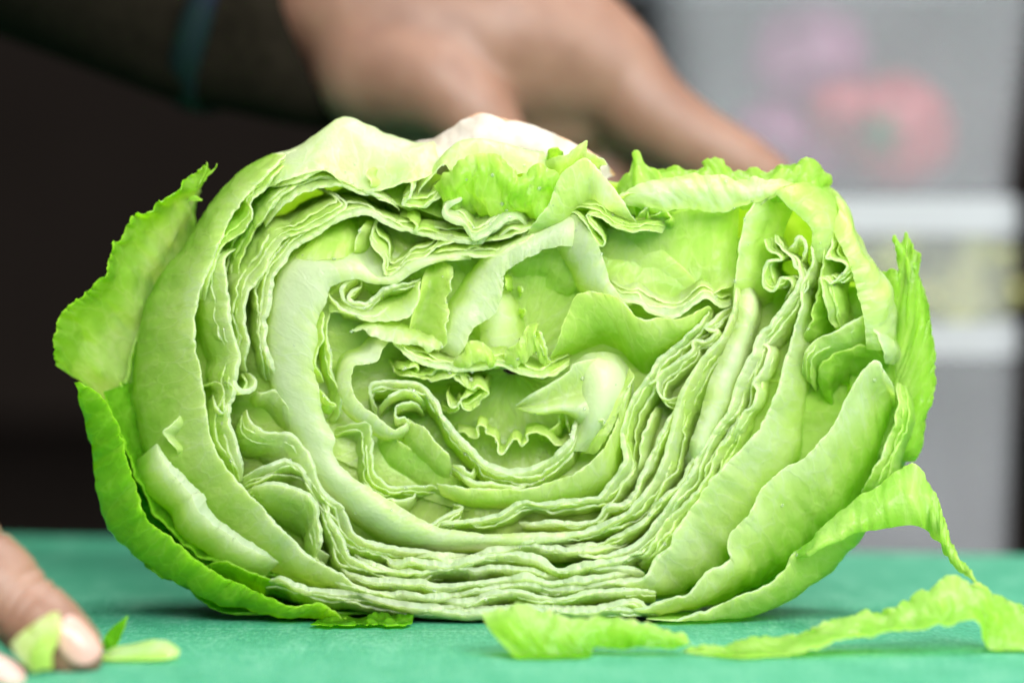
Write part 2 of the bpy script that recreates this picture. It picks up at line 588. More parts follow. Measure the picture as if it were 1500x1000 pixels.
def S(rim, **kw):
    rk = {k: kw.pop(k) for k in ('out', 'D', 'dirn', 'd0', 'back') if k in kw}
    kw.setdefault('ends', 32.0)
    echo = kw.pop('echo', None)
    P = pts(rim)
    ln = np.linalg.norm(np.diff(P[:, :2], axis=0), axis=1).sum()
    if echo is None:
        echo = ln > 130 and np.mean(rk.get('out', 20)) >= 13
    for ek in ((0.42, 0.74) if echo and np.mean(rk.get('out', 20)) >= 17 else (0.42,) if echo else ()):
        # thinner leaf packed against this one
        Q = catmull(P, max(8, int(ln / 14)))
        dv = rk.get('dirn', 'rad')
        v = Q[:, :2] - np.array([CX, CY]) if isinstance(dv, str) else np.tile(np.array(dv, float), (len(Q), 1))
        v = v / np.linalg.norm(v, axis=1)[:, None]
        o = np.asarray(rk.get('out', 20), float)
        o = np.interp(np.linspace(0, 1, len(Q)), np.linspace(0, 1, max(2, o.size)), o if o.size > 1 else np.full(2, float(o)))
        sd = SEED[0] + 500 + int(ek * 100)
        w_ = vnoise(np.column_stack([np.arange(len(Q)) * 0.45, np.zeros(len(Q)), np.full(len(Q), sd * 0.37)]), sd)
        Q[:, :2] += v * (np.minimum(o * ek, 26 * ek) + w_ * np.minimum(4.5, o * 0.22))[:, None]
        Q[:, 2] += 21 * ek + w_ * 8
        g_ = kw.get('g', (0.2, 0.5))
        r2 = dict(rk); r2['out'] = np.minimum(o * 0.7, 18)
        k2 = {k: v2 for k, v2 in kw.items() if k in ('ends', 'rip', 'wl', 'board_clear')}
        k2['wl'] = min(22, k2.get('wl', 22)); k2['rip'] = 1.8
        sheet(rim_rows(Q, **r2), parent=head, th=3.6, g=(g_[0] + 0.10, g_[-1]), jag=1.0, **k2)
    return sheet(rim_rows(rim, **rk), parent=head, **kw)


def ring(cx, cy, rx, ry, spec, n=28, wob=0.04, seed=3, a0=0.0, a1=2 * math.pi):
    rng = np.random.RandomState(seed)
    ang = np.linspace(a0, a1, n)
    rr = 1 + wob * np.sin(ang * 3 + rng.rand() * 6) + wob * 0.6 * np.sin(ang * 5 + rng.rand() * 6)
    rows = []
    for sc, d in spec:
        rows.append(np.column_stack([cx + rx * sc * rr * np.cos(ang), cy + ry * sc * rr * np.sin(ang), np.full(n, d)]))
    return rows


# leaves that close the back of the head
outl = "150 560 180 690 225 790 300 855 420 890 560 900 735 900 900 895 1050 880 1160 830 1235 750 1290 660 1318 560 1310 460 1270 370 1225 290 1140 262 1030 265 930 262 830 225 720 200 620 225 510 215 420 245 330 290 260 370 190 460 150 560"
OP = pts(outl)
rows = []
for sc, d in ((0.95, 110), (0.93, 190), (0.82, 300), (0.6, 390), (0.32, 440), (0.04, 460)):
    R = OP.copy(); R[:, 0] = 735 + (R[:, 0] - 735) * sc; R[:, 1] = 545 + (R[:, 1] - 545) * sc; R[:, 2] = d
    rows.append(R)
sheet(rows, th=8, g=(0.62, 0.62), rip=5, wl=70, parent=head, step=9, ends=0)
sheet(ring(740, 560, 490, 300, ((1.0, 125), (0.9, 98), (0.75, 60), (0.6, 56), (0.5, 74)), seed=5), th=7, g=(0.36, 0.32), rip=8, wl=40, parent=head, step=9, ends=0)
sheet(ring(750, 540, 330, 215, ((1.0, 50), (0.92, 52), (0.75, 64), (0.4, 84), (0.04, 90)), seed=8), th=7, g=(0.26, 0.28), rip=4, wl=90, parent=head, step=8, ends=0)

# --- left side, outside to inside
# loose outer leaf standing up at the left
sheet([pts("300 242 276 266 240 286 208 310 176 342 162 350 160 374 140 415 110 442 84 470 82 505 88 535", 40),
       pts("306 250 284 276 252 300 224 328 196 360 182 380 176 405 160 440 136 470 112 492 104 520 106 548", 70),
       pts("300 262 285 290 268 330 250 360 232 396 216 430 204 462 190 500 172 530 150 560 140 575 130 570", 120),
       pts("290 275 282 300 278 340 266 375 252 410 240 440 232 480 222 520 212 550 190 590 180 600 160 600", 150),
       pts("282 290 285 310 290 350 285 390 275 420 268 450 262 490 256 530 250 570 240 610 230 630 210 630", 170)],
      th=4, g=(0.60, 0.42, 0.26, 0.30, 0.5), rip=10, wl=34, jag=2.5, parent=head, rimcut=False)
# ragged tip and spikes of the standing leaf
for s in ("300 264 306 254 316 246 318 240", "290 272 296 262 304 246 303 238", "278 290 284 286 290 288 296 293"):
    P = pts(s, 60)
    Q = P.copy(); Q[:, :2] += [-5, 7]; Q[-1, :2] = P[-1, :2] + [-1, 1]
    sheet([P, Q], th=3, g=(0.5, 0.5), rip=1, wl=10, jag=0.5, parent=head, rimcut=False, M=5, step=2, name='torn_tip', ends=0)
# bright outer leaf wrapping the lower left
sheet([pts("117 557 155 586 177 639 192 696 218 758 258 793 306 832 342 854 390 872 425 885 465 881 489 894 513 920", 0),
       pts("110 560 140 600 158 655 172 712 198 774 240 812 290 848 335 868 385 885 420 896 460 894 485 904 512 922", 12),
       pts("117 562 126 617 136 668 150 731 172 785 214 826 262 850 312 878 360 892 415 903 460 906 490 912 513 924", 55),
       pts("150 570 160 640 175 700 200 750 235 800 270 830 320 858 370 876 420 886 470 892 520 896 540 898 560 898", 160),
       pts("220 560 240 640 260 690 290 740 320 770 360 800 400 820 440 835 480 845 520 850 560 855 580 858 600 860", 300)],
      th=6, g=(0.62, 0.80, 0.92, 0.9), rip=5, wl=32, jag=1.5, parent=head, rimcut=False, board_clear=0.001)
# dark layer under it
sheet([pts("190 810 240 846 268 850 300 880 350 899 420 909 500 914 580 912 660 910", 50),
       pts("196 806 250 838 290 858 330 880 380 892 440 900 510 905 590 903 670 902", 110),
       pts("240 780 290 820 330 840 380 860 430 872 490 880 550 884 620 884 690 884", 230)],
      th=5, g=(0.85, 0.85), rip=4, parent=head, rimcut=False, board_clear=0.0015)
# frilly torn end on the board
sheet([pts("455 936 470 925 492 932 510 922 530 928 552 915 575 920 606 914", -60),
       pts("462 918 478 915 496 922 512 916 534 920 552 908 578 912 604 908", -35),
       pts("470 905 490 902 510 906 530 902 550 898 570 900 590 898 610 898", 30)],
      th=4, g=(0.75, 0.85), rip=7, wl=16, jag=3.5, parent=head, rimcut=False, board_clear=0.0008)
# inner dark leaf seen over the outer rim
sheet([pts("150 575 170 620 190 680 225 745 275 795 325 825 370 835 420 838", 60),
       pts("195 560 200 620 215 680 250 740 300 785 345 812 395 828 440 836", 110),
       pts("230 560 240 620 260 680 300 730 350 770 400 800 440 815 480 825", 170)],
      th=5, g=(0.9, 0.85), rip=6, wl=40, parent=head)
S("300 826 325 822 350 830 385 842 420 850 450 862", out=26, D=60, dirn=(-0.4, 1), d0=30, th=4, g=(0.8, 0.9), rip=4, echo=False)
# thick pale cut leaf, lower left
S("230 650 246 680 268 703 290 724 302 748 330 772 360 793 385 808 408 825", out=48, D=75, dirn=(-0.75, 0.65), d0=8, th=(14, 22, 25, 25, 22, 9), g=(0.0, 0.80, 1.0), rip=3, echo=False)
S("274 600 262 612 247 624 238 633 246 642 256 655 262 668", out=30, D=50, dirn=(0.8, 0.3), d0=14, th=4, g=(0.25, 0.45), rip=2)
# pale cut leaf along the bottom
S("390 849 412 844 443 858 478 864 522 870 560 877 600 884 660 889 720 890 790 888 850 890 900 892 960 898", out=18, D=60, dirn=(0, 1), d0=6, th=(8, 11, 10, 12, 12, 12, 10, 8), g=(0.10, 0.45, 0.75), rip=2, board_clear=0.0015)
# big smooth leaf of the left flank
sheet([pts("420 228 395 250 375 272 362 286 344 310 330 340 318 370 302 408 292 432 286 472 286 510 291 540 296 572 300 604 308 646 330 686 360 720 390 748 420 778 452 814 482 832 535 863 590 872", 0),
       pts("410 229 375 256 350 278 332 300 314 326 300 354 288 384 272 420 262 444 256 480 256 516 260 546 262 580 268 615 282 662 306 705 338 742 370 770 404 798 436 830 470 846 530 870 588 878", 22),
       pts("402 229 352 254 318 292 298 318 280 344 264 370 246 398 232 425 220 446 210 490 206 530 204 566 206 600 216 648 232 690 262 735 302 775 342 802 384 824 422 846 464 858 528 878 588 884", 75),
       pts("400 232 348 260 310 300 290 328 270 356 252 384 236 412 222 440 208 470 196 520 190 560 190 600 198 640 210 680 228 715 262 758 304 796 346 818 390 838 430 855 470 866 530 882 590 888", 150)],
      th=6, g=(0.16, 0.42, 0.52, 0.55), rip=5, wl=90, parent=head)
# next leaves
S("420 236 400 258 380 282 368 300 372 306 370 318 362 331 344 347 326 362 316 385 306 412 300 440", out=(10, 16, 22, 18), D=60, th=4, g=(0.25, 0.5), rip=3)
S("346 365 332 374 329 386 331 408 335 436 338 470 343 492 350 512 352 526 347 546 346 562 355 574 370 571 374 558 364 547", out=(34, 42, 44, 46, 40, 24, 18), D=70, dirn=(-1, 0.05), th=(4, 6, 7, 7, 9, 10), g=(0.15, 0.35, 0.5), rip=3)
S("485 286 500 293 508 302 490 314 468 327 448 339 428 344 412 356 396 376 388 396 375 412 363 428 361 450 360 470 364 490 366 506 360 526 359 544", out=(20, 30, 42, 44, 36, 28, 20), D=75, dirn=(-0.85, -0.52), th=6, g=(0.14, 0.40, 0.55), rip=4)
S("772 330 760 326 740 329 716 344 700 355 660 352 630 348 600 340 570 328 550 317 530 314 500 323 470 339 440 357 415 381 398 410 392 440 388 470 389 500 394 520 398 540 402 556", out=(20, 22, 24, 24, 20, 18, 18), D=70, dirn='rad', th=(7, 8, 8, 9, 9, 8, 7), g=(0.08, 0.35, 0.55), rip=3)
S("400 300 386 322 372 345 358 372 350 400 347 430 349 455", out=24, D=60, d0=30, th=4, g=(0.35, 0.55), rip=4)
# strip with the hole
S("318 560 332 556 342 566 340 582 335 610 343 640 351 668 357 690 356 704", out=(26, 26, 30, 24, 18), D=60, dirn=(-1, 0.25), th=(7, 9, 8, 9), g=(0.10, 0.32, 0.5), rip=3)
S("313 578 317 595 326 607 332 596 336 575", out=10, D=50, dirn=(-0.4, 1), d0=4, th=5, g=(0.12, 0.4), rip=1)
# swelling leaves left of the big rib
S("374 572 388 574 402 572 414 584 424 600 428 618 422 634", out=(34, 40, 36, 20), D=70, dirn=(-0.55, 0.75), d0=12, th=5, g=(0.18, 0.4, 0.58), rip=3)
S("364 600 366 612 374 622 392 632 420 635 440 651 457 671 466 700 480 724 500 742 512 766 522 782 545 794 590 806 640 811 690 812", out=(20, 46, 62, 56, 40, 30, 20, 16), D=85, dirn=(-0.72, 0.65), th=(5, 6, 7, 7, 8, 10, 10), g=(0.12, 0.36, 0.58), rip=3)
# tongues
S("356 701 366 694 380 686 404 677 424 676 440 684 450 700 455 718 460 732", out=22, D=60, dirn=(0.1, 1), d0=2, th=(4, 6, 6, 6), g=(0.12, 0.42), rip=2)
S("362 719 370 712 380 708 400 705 420 708 440 716 456 725 465 742 464 762 470 790 466 804 482 814", out=(24, 50, 60, 46, 30), D=80, dirn=(-0.35, 0.9), d0=4, th=(6, 8, 8, 7), g=(0.12, 0.36, 0.5), rip=3)
S("470 712 480 740 488 762 500 785 506 806 520 820 560 832 610 838 660 838", out=20, D=60, dirn=(-0.7, 0.7), d0=3, th=(5, 6, 8, 9), g=(0.14, 0.4), rip=3, wl=22)

# the thick white rib sweeping round the heart
sheet([pts("690 379 660 380 625 388 605 398 582 412 560 415 540 412 524 408 498 413 482 423 477 444 468 458 463 482 466 508 460 544 467 572 469 594 475 616 490 642 486 664 512 696 550 721 590 745 640 772 700 781 760 782 850 780", 2),
       pts("690 376 660 376 630 380 605 388 580 404 560 409 545 404 528 394 495 394 470 402 458 430 448 456 444 484 445 512 444 546 450 578 456 604 464 628 476 654 480 678 505 706 540 732 580 757 636 781 700 788 760 789 850 786", -4),
       pts("690 374 660 373 630 374 602 381 580 398 562 406 545 399 520 380 490 380 450 380 428 394 414 420 406 452 401 490 402 520 407 565 424 612 440 642 458 680 480 710 510 738 540 760 575 778 630 796 700 797 760 797 850 793", 14),
       pts("690 360 660 358 630 358 605 358 585 360 570 350 555 345 530 345 490 350 445 358 420 378 402 410 394 450 390 490 390 520 396 570 410 618 428 650 446 690 468 722 500 752 532 776 570 796 630 808 700 808 760 808 850 804", 70)],
      th=7, g=(0.10, 0.02, 0.06, 0.45), rip=1.5, wl=60, jag=0.6, parent=head, label='broad white rib of the lettuce leaf')
# small frills on its inner side
S("470 452 474 462 472 478 474 500 466 512 463 530 470 545 474 560", out=14, D=40, dirn=(-1, 0), d0=-6, th=4, g=(0.28, 0.3), rip=2, wl=14)
S("480 456 480 480 482 510 486 540 494 566 498 585 496 605 486 616", out=14, D=45, dirn=(-1, 0), d0=6, th=5, g=(0.2, 0.35), rip=3, wl=22)
S("462 566 470 571 482 584 490 590 492 594 484 596 474 590", out=10, D=20, dirn=(-0.5, 0.8), d0=-10, th=4, g=(0.36, 0.4), rip=2, wl=10)

# --- fold between rim and rib, upper left of the heart
sheet([pts("432 378 456 380 490 379 518 375", 4), pts("440 366 460 364 492 360 520 354", 12), pts("452 348 476 338 500 330 526 334", 45), pts("452 330 480 322 505 316 536 318", 90)],
      th=4, g=(0.25, 0.38, 0.5), rip=2, parent=head)
S("518 376 520 362 522 346 528 332 538 322", out=26, D=60, dirn=(1, 0.2), d0=10, th=4, g=(0.3, 0.5), rip=2)
S("554 324 548 334 542 346 545 360 557 372 564 384 562 396 566 403 580 397 600 383 620 377 640 361 660 355 680 357 700 366", out=(26, 34, 30, 20, 12), D=80, dirn=(0.25, -0.6), d0=2, th=4, g=(0.16, 0.5, 0.62), rip=2)
S("610 384 640 379 670 373 700 375 730 373 754 363 774 349 790 340 808 330", out=16, D=60, dirn=(0, -1), d0=4, th=6, g=(0.12, 0.4), rip=2, wl=24)
S("620 376 650 366 680 364 700 362 706 368 700 375", out=14, D=50, dirn=(0, -1), d0=8, th=3, g=(0.3, 0.5), rip=2, wl=16)

# --- curls in the upper heart
S("530 411 530 417 524 423 513 428 510 435 519 441 536 445 548 435 558 424 576 418 600 414 616 408", out=(10, 16, 16, 14), D=60, dirn=(0.1, 1), d0=0, th=6, g=(0.10, 0.4), rip=1.5, wl=20)
S("524 408 508 414 501 424 504 436 514 446 530 450 545 444 556 434", out=14, D=50, dirn=(0.1, 1), d0=4, th=6, g=(0.12, 0.4), rip=1.5, wl=20)
S("480 428 490 440 504 454 520 460 540 463 560 457 575 448", out=12, D=60, dirn=(0, 1), d0=-2, th=5, g=(0.14, 0.4), rip=1.5, wl=20)
sheet([pts("482 456 500 458 520 464 540 469 570 469 590 466 606 454 613 436 616 412", 0),
       pts("482 450 502 448 524 452 546 456 570 452 588 448 600 440 606 428 610 410", 14),
       pts("484 440 505 438 526 440 548 440 570 434 585 430 596 424 602 416 606 408", 50)],
      th=5, g=(0.10, 0.22, 0.5), rip=2, wl=28, parent=head)
# upright frilled leaf
sheet([pts("662 392 663 404 658 416 660 427 652 440 657 460 653 478 655 498 642 514", -8),
       pts("650 384 648 404 644 420 642 436 638 450 640 468 636 484 634 500 630 512", 8),
       pts("634 386 632 404 630 420 626 438 620 452 616 468 612 484 610 498 606 506", 22),
       pts("622 396 619 408 616 424 613 440 608 454 604 466 600 476 598 486 594 496", 8)],
      th=4, g=(0.28, 0.34, 0.44, 0.3), rip=1.5, wl=18, jag=1.8, parent=head)
# jagged leaf end
sheet([pts("512 482 530 480 542 490 560 497 580 501 602 504 618 508 628 516 634 512 643 514 650 500", -12),
       pts("520 480 536 476 550 483 568 488 586 490 604 494 618 497 628 500 634 498 642 500 648 492", -6),
       pts("538 470 548 466 560 470 574 472 590 474 604 478 616 482 626 484 632 484 640 486 646 484", 30)],
      th=4, g=(0.16, 0.24, 0.4), rip=2, wl=18, jag=2, parent=head)

# --- white arch in the upper heart
sheet([pts("650 538 668 524 682 504 694 480 708 472 726 456 736 430 738 402 750 390 770 378 794 366 820 360 840 362 862 378", 4),
       pts("640 530 655 514 668 496 678 474 694 456 710 440 722 420 728 396 742 376 764 362 792 350 820 342 845 346 868 364", 4),
       pts("625 526 642 506 656 486 664 464 678 444 694 420 706 400 716 382 736 364 760 350 792 338 820 324 846 318 874 342", 18),
       pts("610 520 630 500 640 476 648 456 660 436 676 410 690 390 706 374 730 358 760 344 792 330 820 314 846 306 876 332", 80)],
      th=7, g=(0.10, 0.02, 0.16, 0.5), rip=2, wl=50, ends=170, parent=head)
sheet([pts("838 314 848 318 858 332 872 350 879 366 888 396 895 416 912 438 926 446", -2),
       pts("826 330 838 336 848 350 858 366 866 382 876 404 884 418 902 436 920 448", 0),
       pts("812 356 822 362 832 374 842 390 850 406 858 420 870 428 890 440 910 452", 24),
       pts("800 362 812 372 824 388 834 404 842 420 852 434 866 442 884 452 900 460", 80)],
      th=7, g=(0.06, 0.04, 0.30, 0.45), rip=1.5, wl=50, parent=head)
# pale column behind
sheet([pts("700 430 702 455 704 480 706 505 706 535", 60), pts("722 420 726 450 728 480 730 505 732 540", 42), pts("742 424 746 450 752 480 756 505 760 540", 50), pts("756 430 762 452 768 480 772 505 776 540", 78)],
      th=6, g=(0.20, 0.04, 0.12, 0.4), rip=1.5, parent=head)
# little frills on the column
S("742 404 741 414 743 426", out=8, D=20, dirn=(1, 0), d0=20, th=3, g=(0.4, 0.4), rip=1, wl=8)
S("758 418 763 421 765 426 760 430", out=6, D=16, dirn=(-0.3, 1), d0=50, th=3, g=(0.4, 0.4), rip=1, wl=8)
S("760 452 768 454 770 460 762 460", out=6, D=16, dirn=(-0.6, 0.6), d0=50, th=3, g=(0.4, 0.4), rip=1, wl=8)

# --- middle rim of the heart with its blobs
S("566 494 571 497 582 510 600 524 624 534 650 541 670 543 710 539 734 536 752 543 770 549 790 553 804 550 820 544 834 538", out=(16, 20, 24, 22, 18), D=60, dirn=(0, -1), d0=-4, th=(6, 7, 7, 6, 7, 8), g=(0.14, 0.34, 0.42), rip=2, wl=24)
sheet([pts("655 538 678 515 688 500 704 499 716 510 724 528 734 536", -4), pts("664 540 682 526 692 516 704 514 714 522 722 534 732 538", -14), pts("670 542 686 536 696 530 706 528 714 534 722 538 730 540", -8)],
      th=4, g=(0.28, 0.36, 0.3), rip=3, wl=16, parent=head)
sheet([pts("735 534 742 516 750 505 762 498 768 484 774 474 790 472 780 480 784 488 790 500 794 510 800 530", -8),
       pts("740 538 750 526 758 518 766 512 772 502 776 492 784 490 782 498 786 506 790 514 794 522 800 536", -14),
       pts("746 542 756 538 764 532 772 530 776 524 780 518 784 516 786 520 788 526 792 530 796 536 800 540", -6)],
      th=4, g=(0.30, 0.36, 0.28), rip=3, wl=12, jag=2.5, parent=head)
S("788 500 792 490 790 484 796 496 800 510 802 524 808 532", out=10, D=20, dirn=(-1, 0.1), d0=-10, th=4, g=(0.26, 0.3), rip=2, wl=10)
# crumpled leaf below it
S("574 536 580 546 600 551 620 556 640 556 658 551 672 549 682 558 690 570 700 566 716 574 708 584 690 598 680 598 676 588 670 600 660 604 648 600", out=(12, 18, 20, 16, 12), D=45, dirn=(-0.2, -1), d0=2, th=4, g=(0.26, 0.4), rip=3, wl=16, jag=1.6)
S("600 545 620 546 640 544 655 545 668 556 684 566 702 570 712 562 716 572", out=14, D=40, dirn=(0.3, -1), d0=6, th=4, g=(0.28, 0.42), rip=3, wl=14)
S("656 574 654 584 660 594 668 596 676 586 682 578 694 576 702 574", out=12, D=40, dirn=(0.3, -1), d0=-2, th=4, g=(0.26, 0.4), rip=2, wl=14)
S("578 538 592 540 606 536 612 540 604 544", out=10, D=30, dirn=(0, -1), d0=-2, th=3, g=(0.3, 0.4), rip=2, wl=10)

# --- spiral, left of the heart
sheet([pts("570 496 560 512 552 528 536 533 520 536 514 552 516 572 528 592 544 604 560 616 575 628 590 624 598 612", -2),
       pts("562 488 550 506 540 518 522 522 506 530 500 552 502 576 516 600 534 614 554 626 574 636 594 630 602 618", 2),
       pts("548 482 534 500 522 510 506 516 496 528 492 552 494 580 508 606 528 622 550 636 574 646 598 638 606 624", 40)],
      th=6, g=(0.14, 0.10, 0.4), rip=1.5, wl=30, parent=head)
S("552 598 546 586 542 572 545 562 560 560 580 560 600 560 622 568 640 590 652 612 670 634 690 655 710 677 740 690 770 688 800 677 822 660 836 645 844 622 846 604", out=(16, 18, 22, 24, 26, 22, 20, 26, 36, 44), D=60, dirn=(0.05, 1), d0=-2, th=(6, 7, 7, 8, 9, 10, 12, 14, 14), g=(0.10, 0.26, 0.42), rip=1.5, wl=60)
S("556 596 562 588 572 578 590 573 608 575 624 590", out=12, D=30, dirn=(0, 1), d0=-6, th=6, g=(0.14, 0.3), rip=1, wl=20)
S("620 600 608 590 594 590 582 594 578 604 582 612 592 610 600 618 612 622", out=12, D=50, dirn=(0.1, 1), d0=-4, th=5, g=(0.14, 0.36), rip=1.5, wl=18)

# --- floor leaves of the heart
sheet([pts("598 612 612 622 624 628 636 644 648 656 660 668 662 684", 0), pts("592 640 608 650 622 662 634 674 644 684 654 692 658 700", 14), pts("580 650 600 672 616 684 630 696 640 704 650 710 660 712", 50)], th=5, g=(0.24, 0.34, 0.45), rip=2, wl=24, parent=head)
S("494 624 510 620 536 618 542 632 544 656 546 688 560 704 580 712 608 711 640 716", out=(30, 44, 40, 24, 16), D=70, dirn=(-0.55, 0.8), d0=6, th=5, g=(0.20, 0.38), rip=3, wl=30)
sheet([pts("560 628 590 650 620 672 650 692 680 708", 30), pts("548 650 580 676 612 696 645 712 680 722", 40), pts("545 680 575 700 610 716 645 728 680 734", 60)], th=5, g=(0.32, 0.36, 0.4), rip=2, parent=head)
S("530 700 550 722 574 733 590 733 602 728 612 714", out=18, D=50, dirn=(0, 1), d0=2, th=6, g=(0.14, 0.34), rip=2, wl=20)
S("528 716 560 740 590 762 608 770 630 768 650 758 676 744 664 738", out=18, D=60, dirn=(0, 1), d0=0, th=7, g=(0.12, 0.36), rip=2, wl=24)
# frilly little rim in the lower heart
S("670 632 684 636 698 640 700 624 706 622 714 628 712 636 726 640 730 652 730 664 740 664 746 652 752 642 760 646 764 654 770 646 772 636 790 634 806 642 820 654 836 640", out=12, D=30, dirn=(0.1, -1), d0=10, th=4, g=(0.24, 0.36), rip=2, wl=12, jag=1.5)
S("790 635 806 630 816 622 820 608 826 604 830 616 836 640", out=14, D=30, dirn=(0.3, 1), d0=24, th=4, g=(0.34, 0.44), rip=2, wl=12)
# small rims under the ring
S("662 684 672 690 686 700 700 706 720 706 740 710 760 712 778 706", out=12, D=40, dirn=(0, 1), d0=0, th=6, g=(0.12, 0.34), rip=2, wl=16)
S("664 680 676 682 682 690 692 694 696 684", out=12, D=36, dirn=(0, 1), d0=-2, th=5, g=(0.16, 0.34), rip=2, wl=14)

# --- white mouth shaped leaf base
sheet([pts("756 594 780 578 810 560 834 545 840 534 862 527 890 524", -6),
       pts("757 596 782 586 812 572 838 560 856 552 876 548 900 546", 2),
       pts("757 597 786 594 816 586 842 578 864 572 886 570 906 572", 4),
       pts("758 598 788 602 818 598 840 600 858 602 880 602 900 598", -10),
       pts("764 600 790 606 820 604 842 612 850 624 868 628 890 618", 20)],
      th=6, g=(0.10, 0.20, 0.14, 0.05, 0.15), rip=1.2, wl=50, jag=0.4, parent=head)
sheet([pts3("832 536 44 858 522 30 884 516 34 908 520 44"), pts3("838 552 20 862 538 0 888 534 0 922 542 34"), pts3("840 572 16 864 566 -8 892 562 -12 928 568 26"), pts3("842 594 14 862 594 -8 888 590 -14 924 592 24"),
       pts3("845 612 12 860 618 -4 880 616 -8 912 616 22"), pts3("842 630 4 852 640 2 868 642 6 894 642 24"), pts3("832 652 20 842 660 14 856 660 20 876 662 32")],
      th=7, g=(0.10, 0.0, 0.0, 0.0, 0.04, 0.1, 0.15), rip=1.2, wl=40, jag=0.3, parent=head, M=30)
# upright bright leaf ending in a point
sheet([pts("922 540 928 552 916 572 904 606 888 640 872 664", -4), pts("916 556 910 570 900 590 890 614 874 644 860 664", -2), pts("906 570 896 586 888 602 878 622 864 648 850 668", 20)], th=5, g=(0.24, 0.30, 0.36), rip=1.5, wl=20, parent=head)
S("872 622 876 616 884 614 886 620 880 628", out=6, D=14, dirn=(0, 1), d0=-14, th=3, g=(0.2, 0.3), rip=1, wl=8)

# --- smooth bowl leaf right below the heart
sheet([pts("928 550 916 580 903 620 885 655 858 682 830 698 800 707 776 715 730 716 680 714 640 706", -2),
       pts("924 580 916 610 908 645 894 684 866 708 832 722 800 728 770 732 728 732 684 728 645 718", 10),
       pts("920 610 916 640 912 670 900 708 872 730 838 740 804 746 770 748 728 746 688 742 650 732", 60),
       pts("918 630 916 660 916 690 908 725 880 745 845 756 806 762 770 764 728 762 690 758 652 748", 110)],
      th=5, g=(0.20, 0.36, 0.42, 0.48), rip=1.5, wl=70, parent=head)

# --- green leaf crossing the right of the heart
sheet([pts("806 524 816 500 824 476 834 456 844 433 868 427 896 432 912 443 930 461 946 469 970 466 1000 466 1020 457 1038 448 1042 452", -8),
       pts("808 524 826 500 838 482 848 462 858 452 874 450 898 456 914 466 930 482 948 490 970 488 998 484 1016 474 1034 460 1040 458", -2),
       pts("812 522 832 510 848 498 860 490 872 482 886 482 904 488 918 498 932 510 948 516 968 510 990 500 1010 486 1030 468 1038 462", 20),
       pts("820 518 838 518 856 512 870 506 884 504 898 508 912 516 924 528 936 540 950 546 966 530 986 512 1006 494 1026 474 1036 466", 70)],
      th=5, g=(0.30, 0.46, 0.5, 0.55), rip=2, wl=50, parent=head)
S("896 424 912 440 936 443 950 455 974 463 992 463 1012 450 1028 437 1040 437 1056 449 1070 446", out=(20, 26, 30, 26, 14), D=70, dirn=(0, -1), d0=0, th=(6, 8, 8, 7, 8), g=(0.04, 0.3, 0.42), rip=1.5, wl=30)
# wide smooth hollow at the upper right
sheet([pts("900 424 925 436 950 446 974 452 996 450 1020 440 1044 430 1076 420", 14),
       pts("892 392 920 408 950 420 980 426 1006 424 1032 416 1056 404 1078 390", 42),
       pts("888 360 916 372 950 380 980 384 1010 382 1036 376 1058 366 1080 350", 52),
       pts("890 336 918 340 950 342 982 340 1012 336 1038 330 1060 324 1082 312", 38),
       pts("900 320 925 322 952 318 984 312 1014 308 1040 304 1064 302 1086 296", 20)],
      th=5, g=(0.20, 0.34, 0.34, 0.36, 0.3), rip=4, wl=60, parent=head)
# folded thin rims
S("836 306 846 304 862 305 880 310 900 326 920 334 950 331 975 334", out=14, D=60, dirn=(0.1, -1), d0=-6, th=3, g=(0.3, 0.5), rip=1.5, wl=24)
S("832 310 846 314 858 327 866 341 876 358 883 360 884 352 876 340 864 326 860 315 876 318 900 331 924 339 946 337 970 340", out=(6, 10, 14, 20, 24), D=60, dirn=(0.5, -0.8), d0=-10, th=4, g=(0.22, 0.5), rip=1, wl=30)
S("862 309 884 316 904 330 926 337 950 334", out=12, D=50, dirn=(0.3, -1), d0=-4, th=3, g=(0.3, 0.5), rip=1, wl=24)

# --- top of the head
# pale outer leaf, upper left
sheet([pts("392 272 420 262 445 253 472 249 500 264 540 280 570 275 610 262 640 256", -4),
       pts("394 252 425 240 455 230 480 222 505 232 545 250 575 250 612 240 642 236", 22),
       pts("398 232 424 224 452 210 476 194 504 186 540 200 570 212 604 218 636 210", 55),
       pts("402 228 426 222 452 208 478 190 504 175 536 184 566 197 604 211 640 216", 90),
       pts("410 260 436 250 462 240 486 226 510 214 540 218 570 226 606 234 640 236", 160)],
      th=7, g=(0.14, 0.06, 0.03, 0.0, 0.2), rip=3, wl=70, parent=head)
S("398 230 408 226 424 225 436 222 448 232 440 246 424 256 404 262", out=14, D=40, dirn=(-0.4, 0.2), d0=50, th=6, g=(0.02, 0.1), rip=2, wl=14)
# whitish leaf in front of the stump
sheet([pts("610 290 620 272 632 256 650 240 664 252 690 262 720 262 760 256 800 246", 4),
       pts("612 276 626 258 640 240 658 224 676 222 700 228 730 232 764 234 800 230", 20),
       pts("618 262 634 244 650 228 672 208 696 203 716 206 736 211 766 218 796 222", 40),
       pts("622 258 640 242 656 226 676 212 698 210 718 214 740 220 768 226 798 230", 80)],
      th=5, g=(0.20, 0.12, 0.08, 0.15), rip=2, wl=50, parent=head)
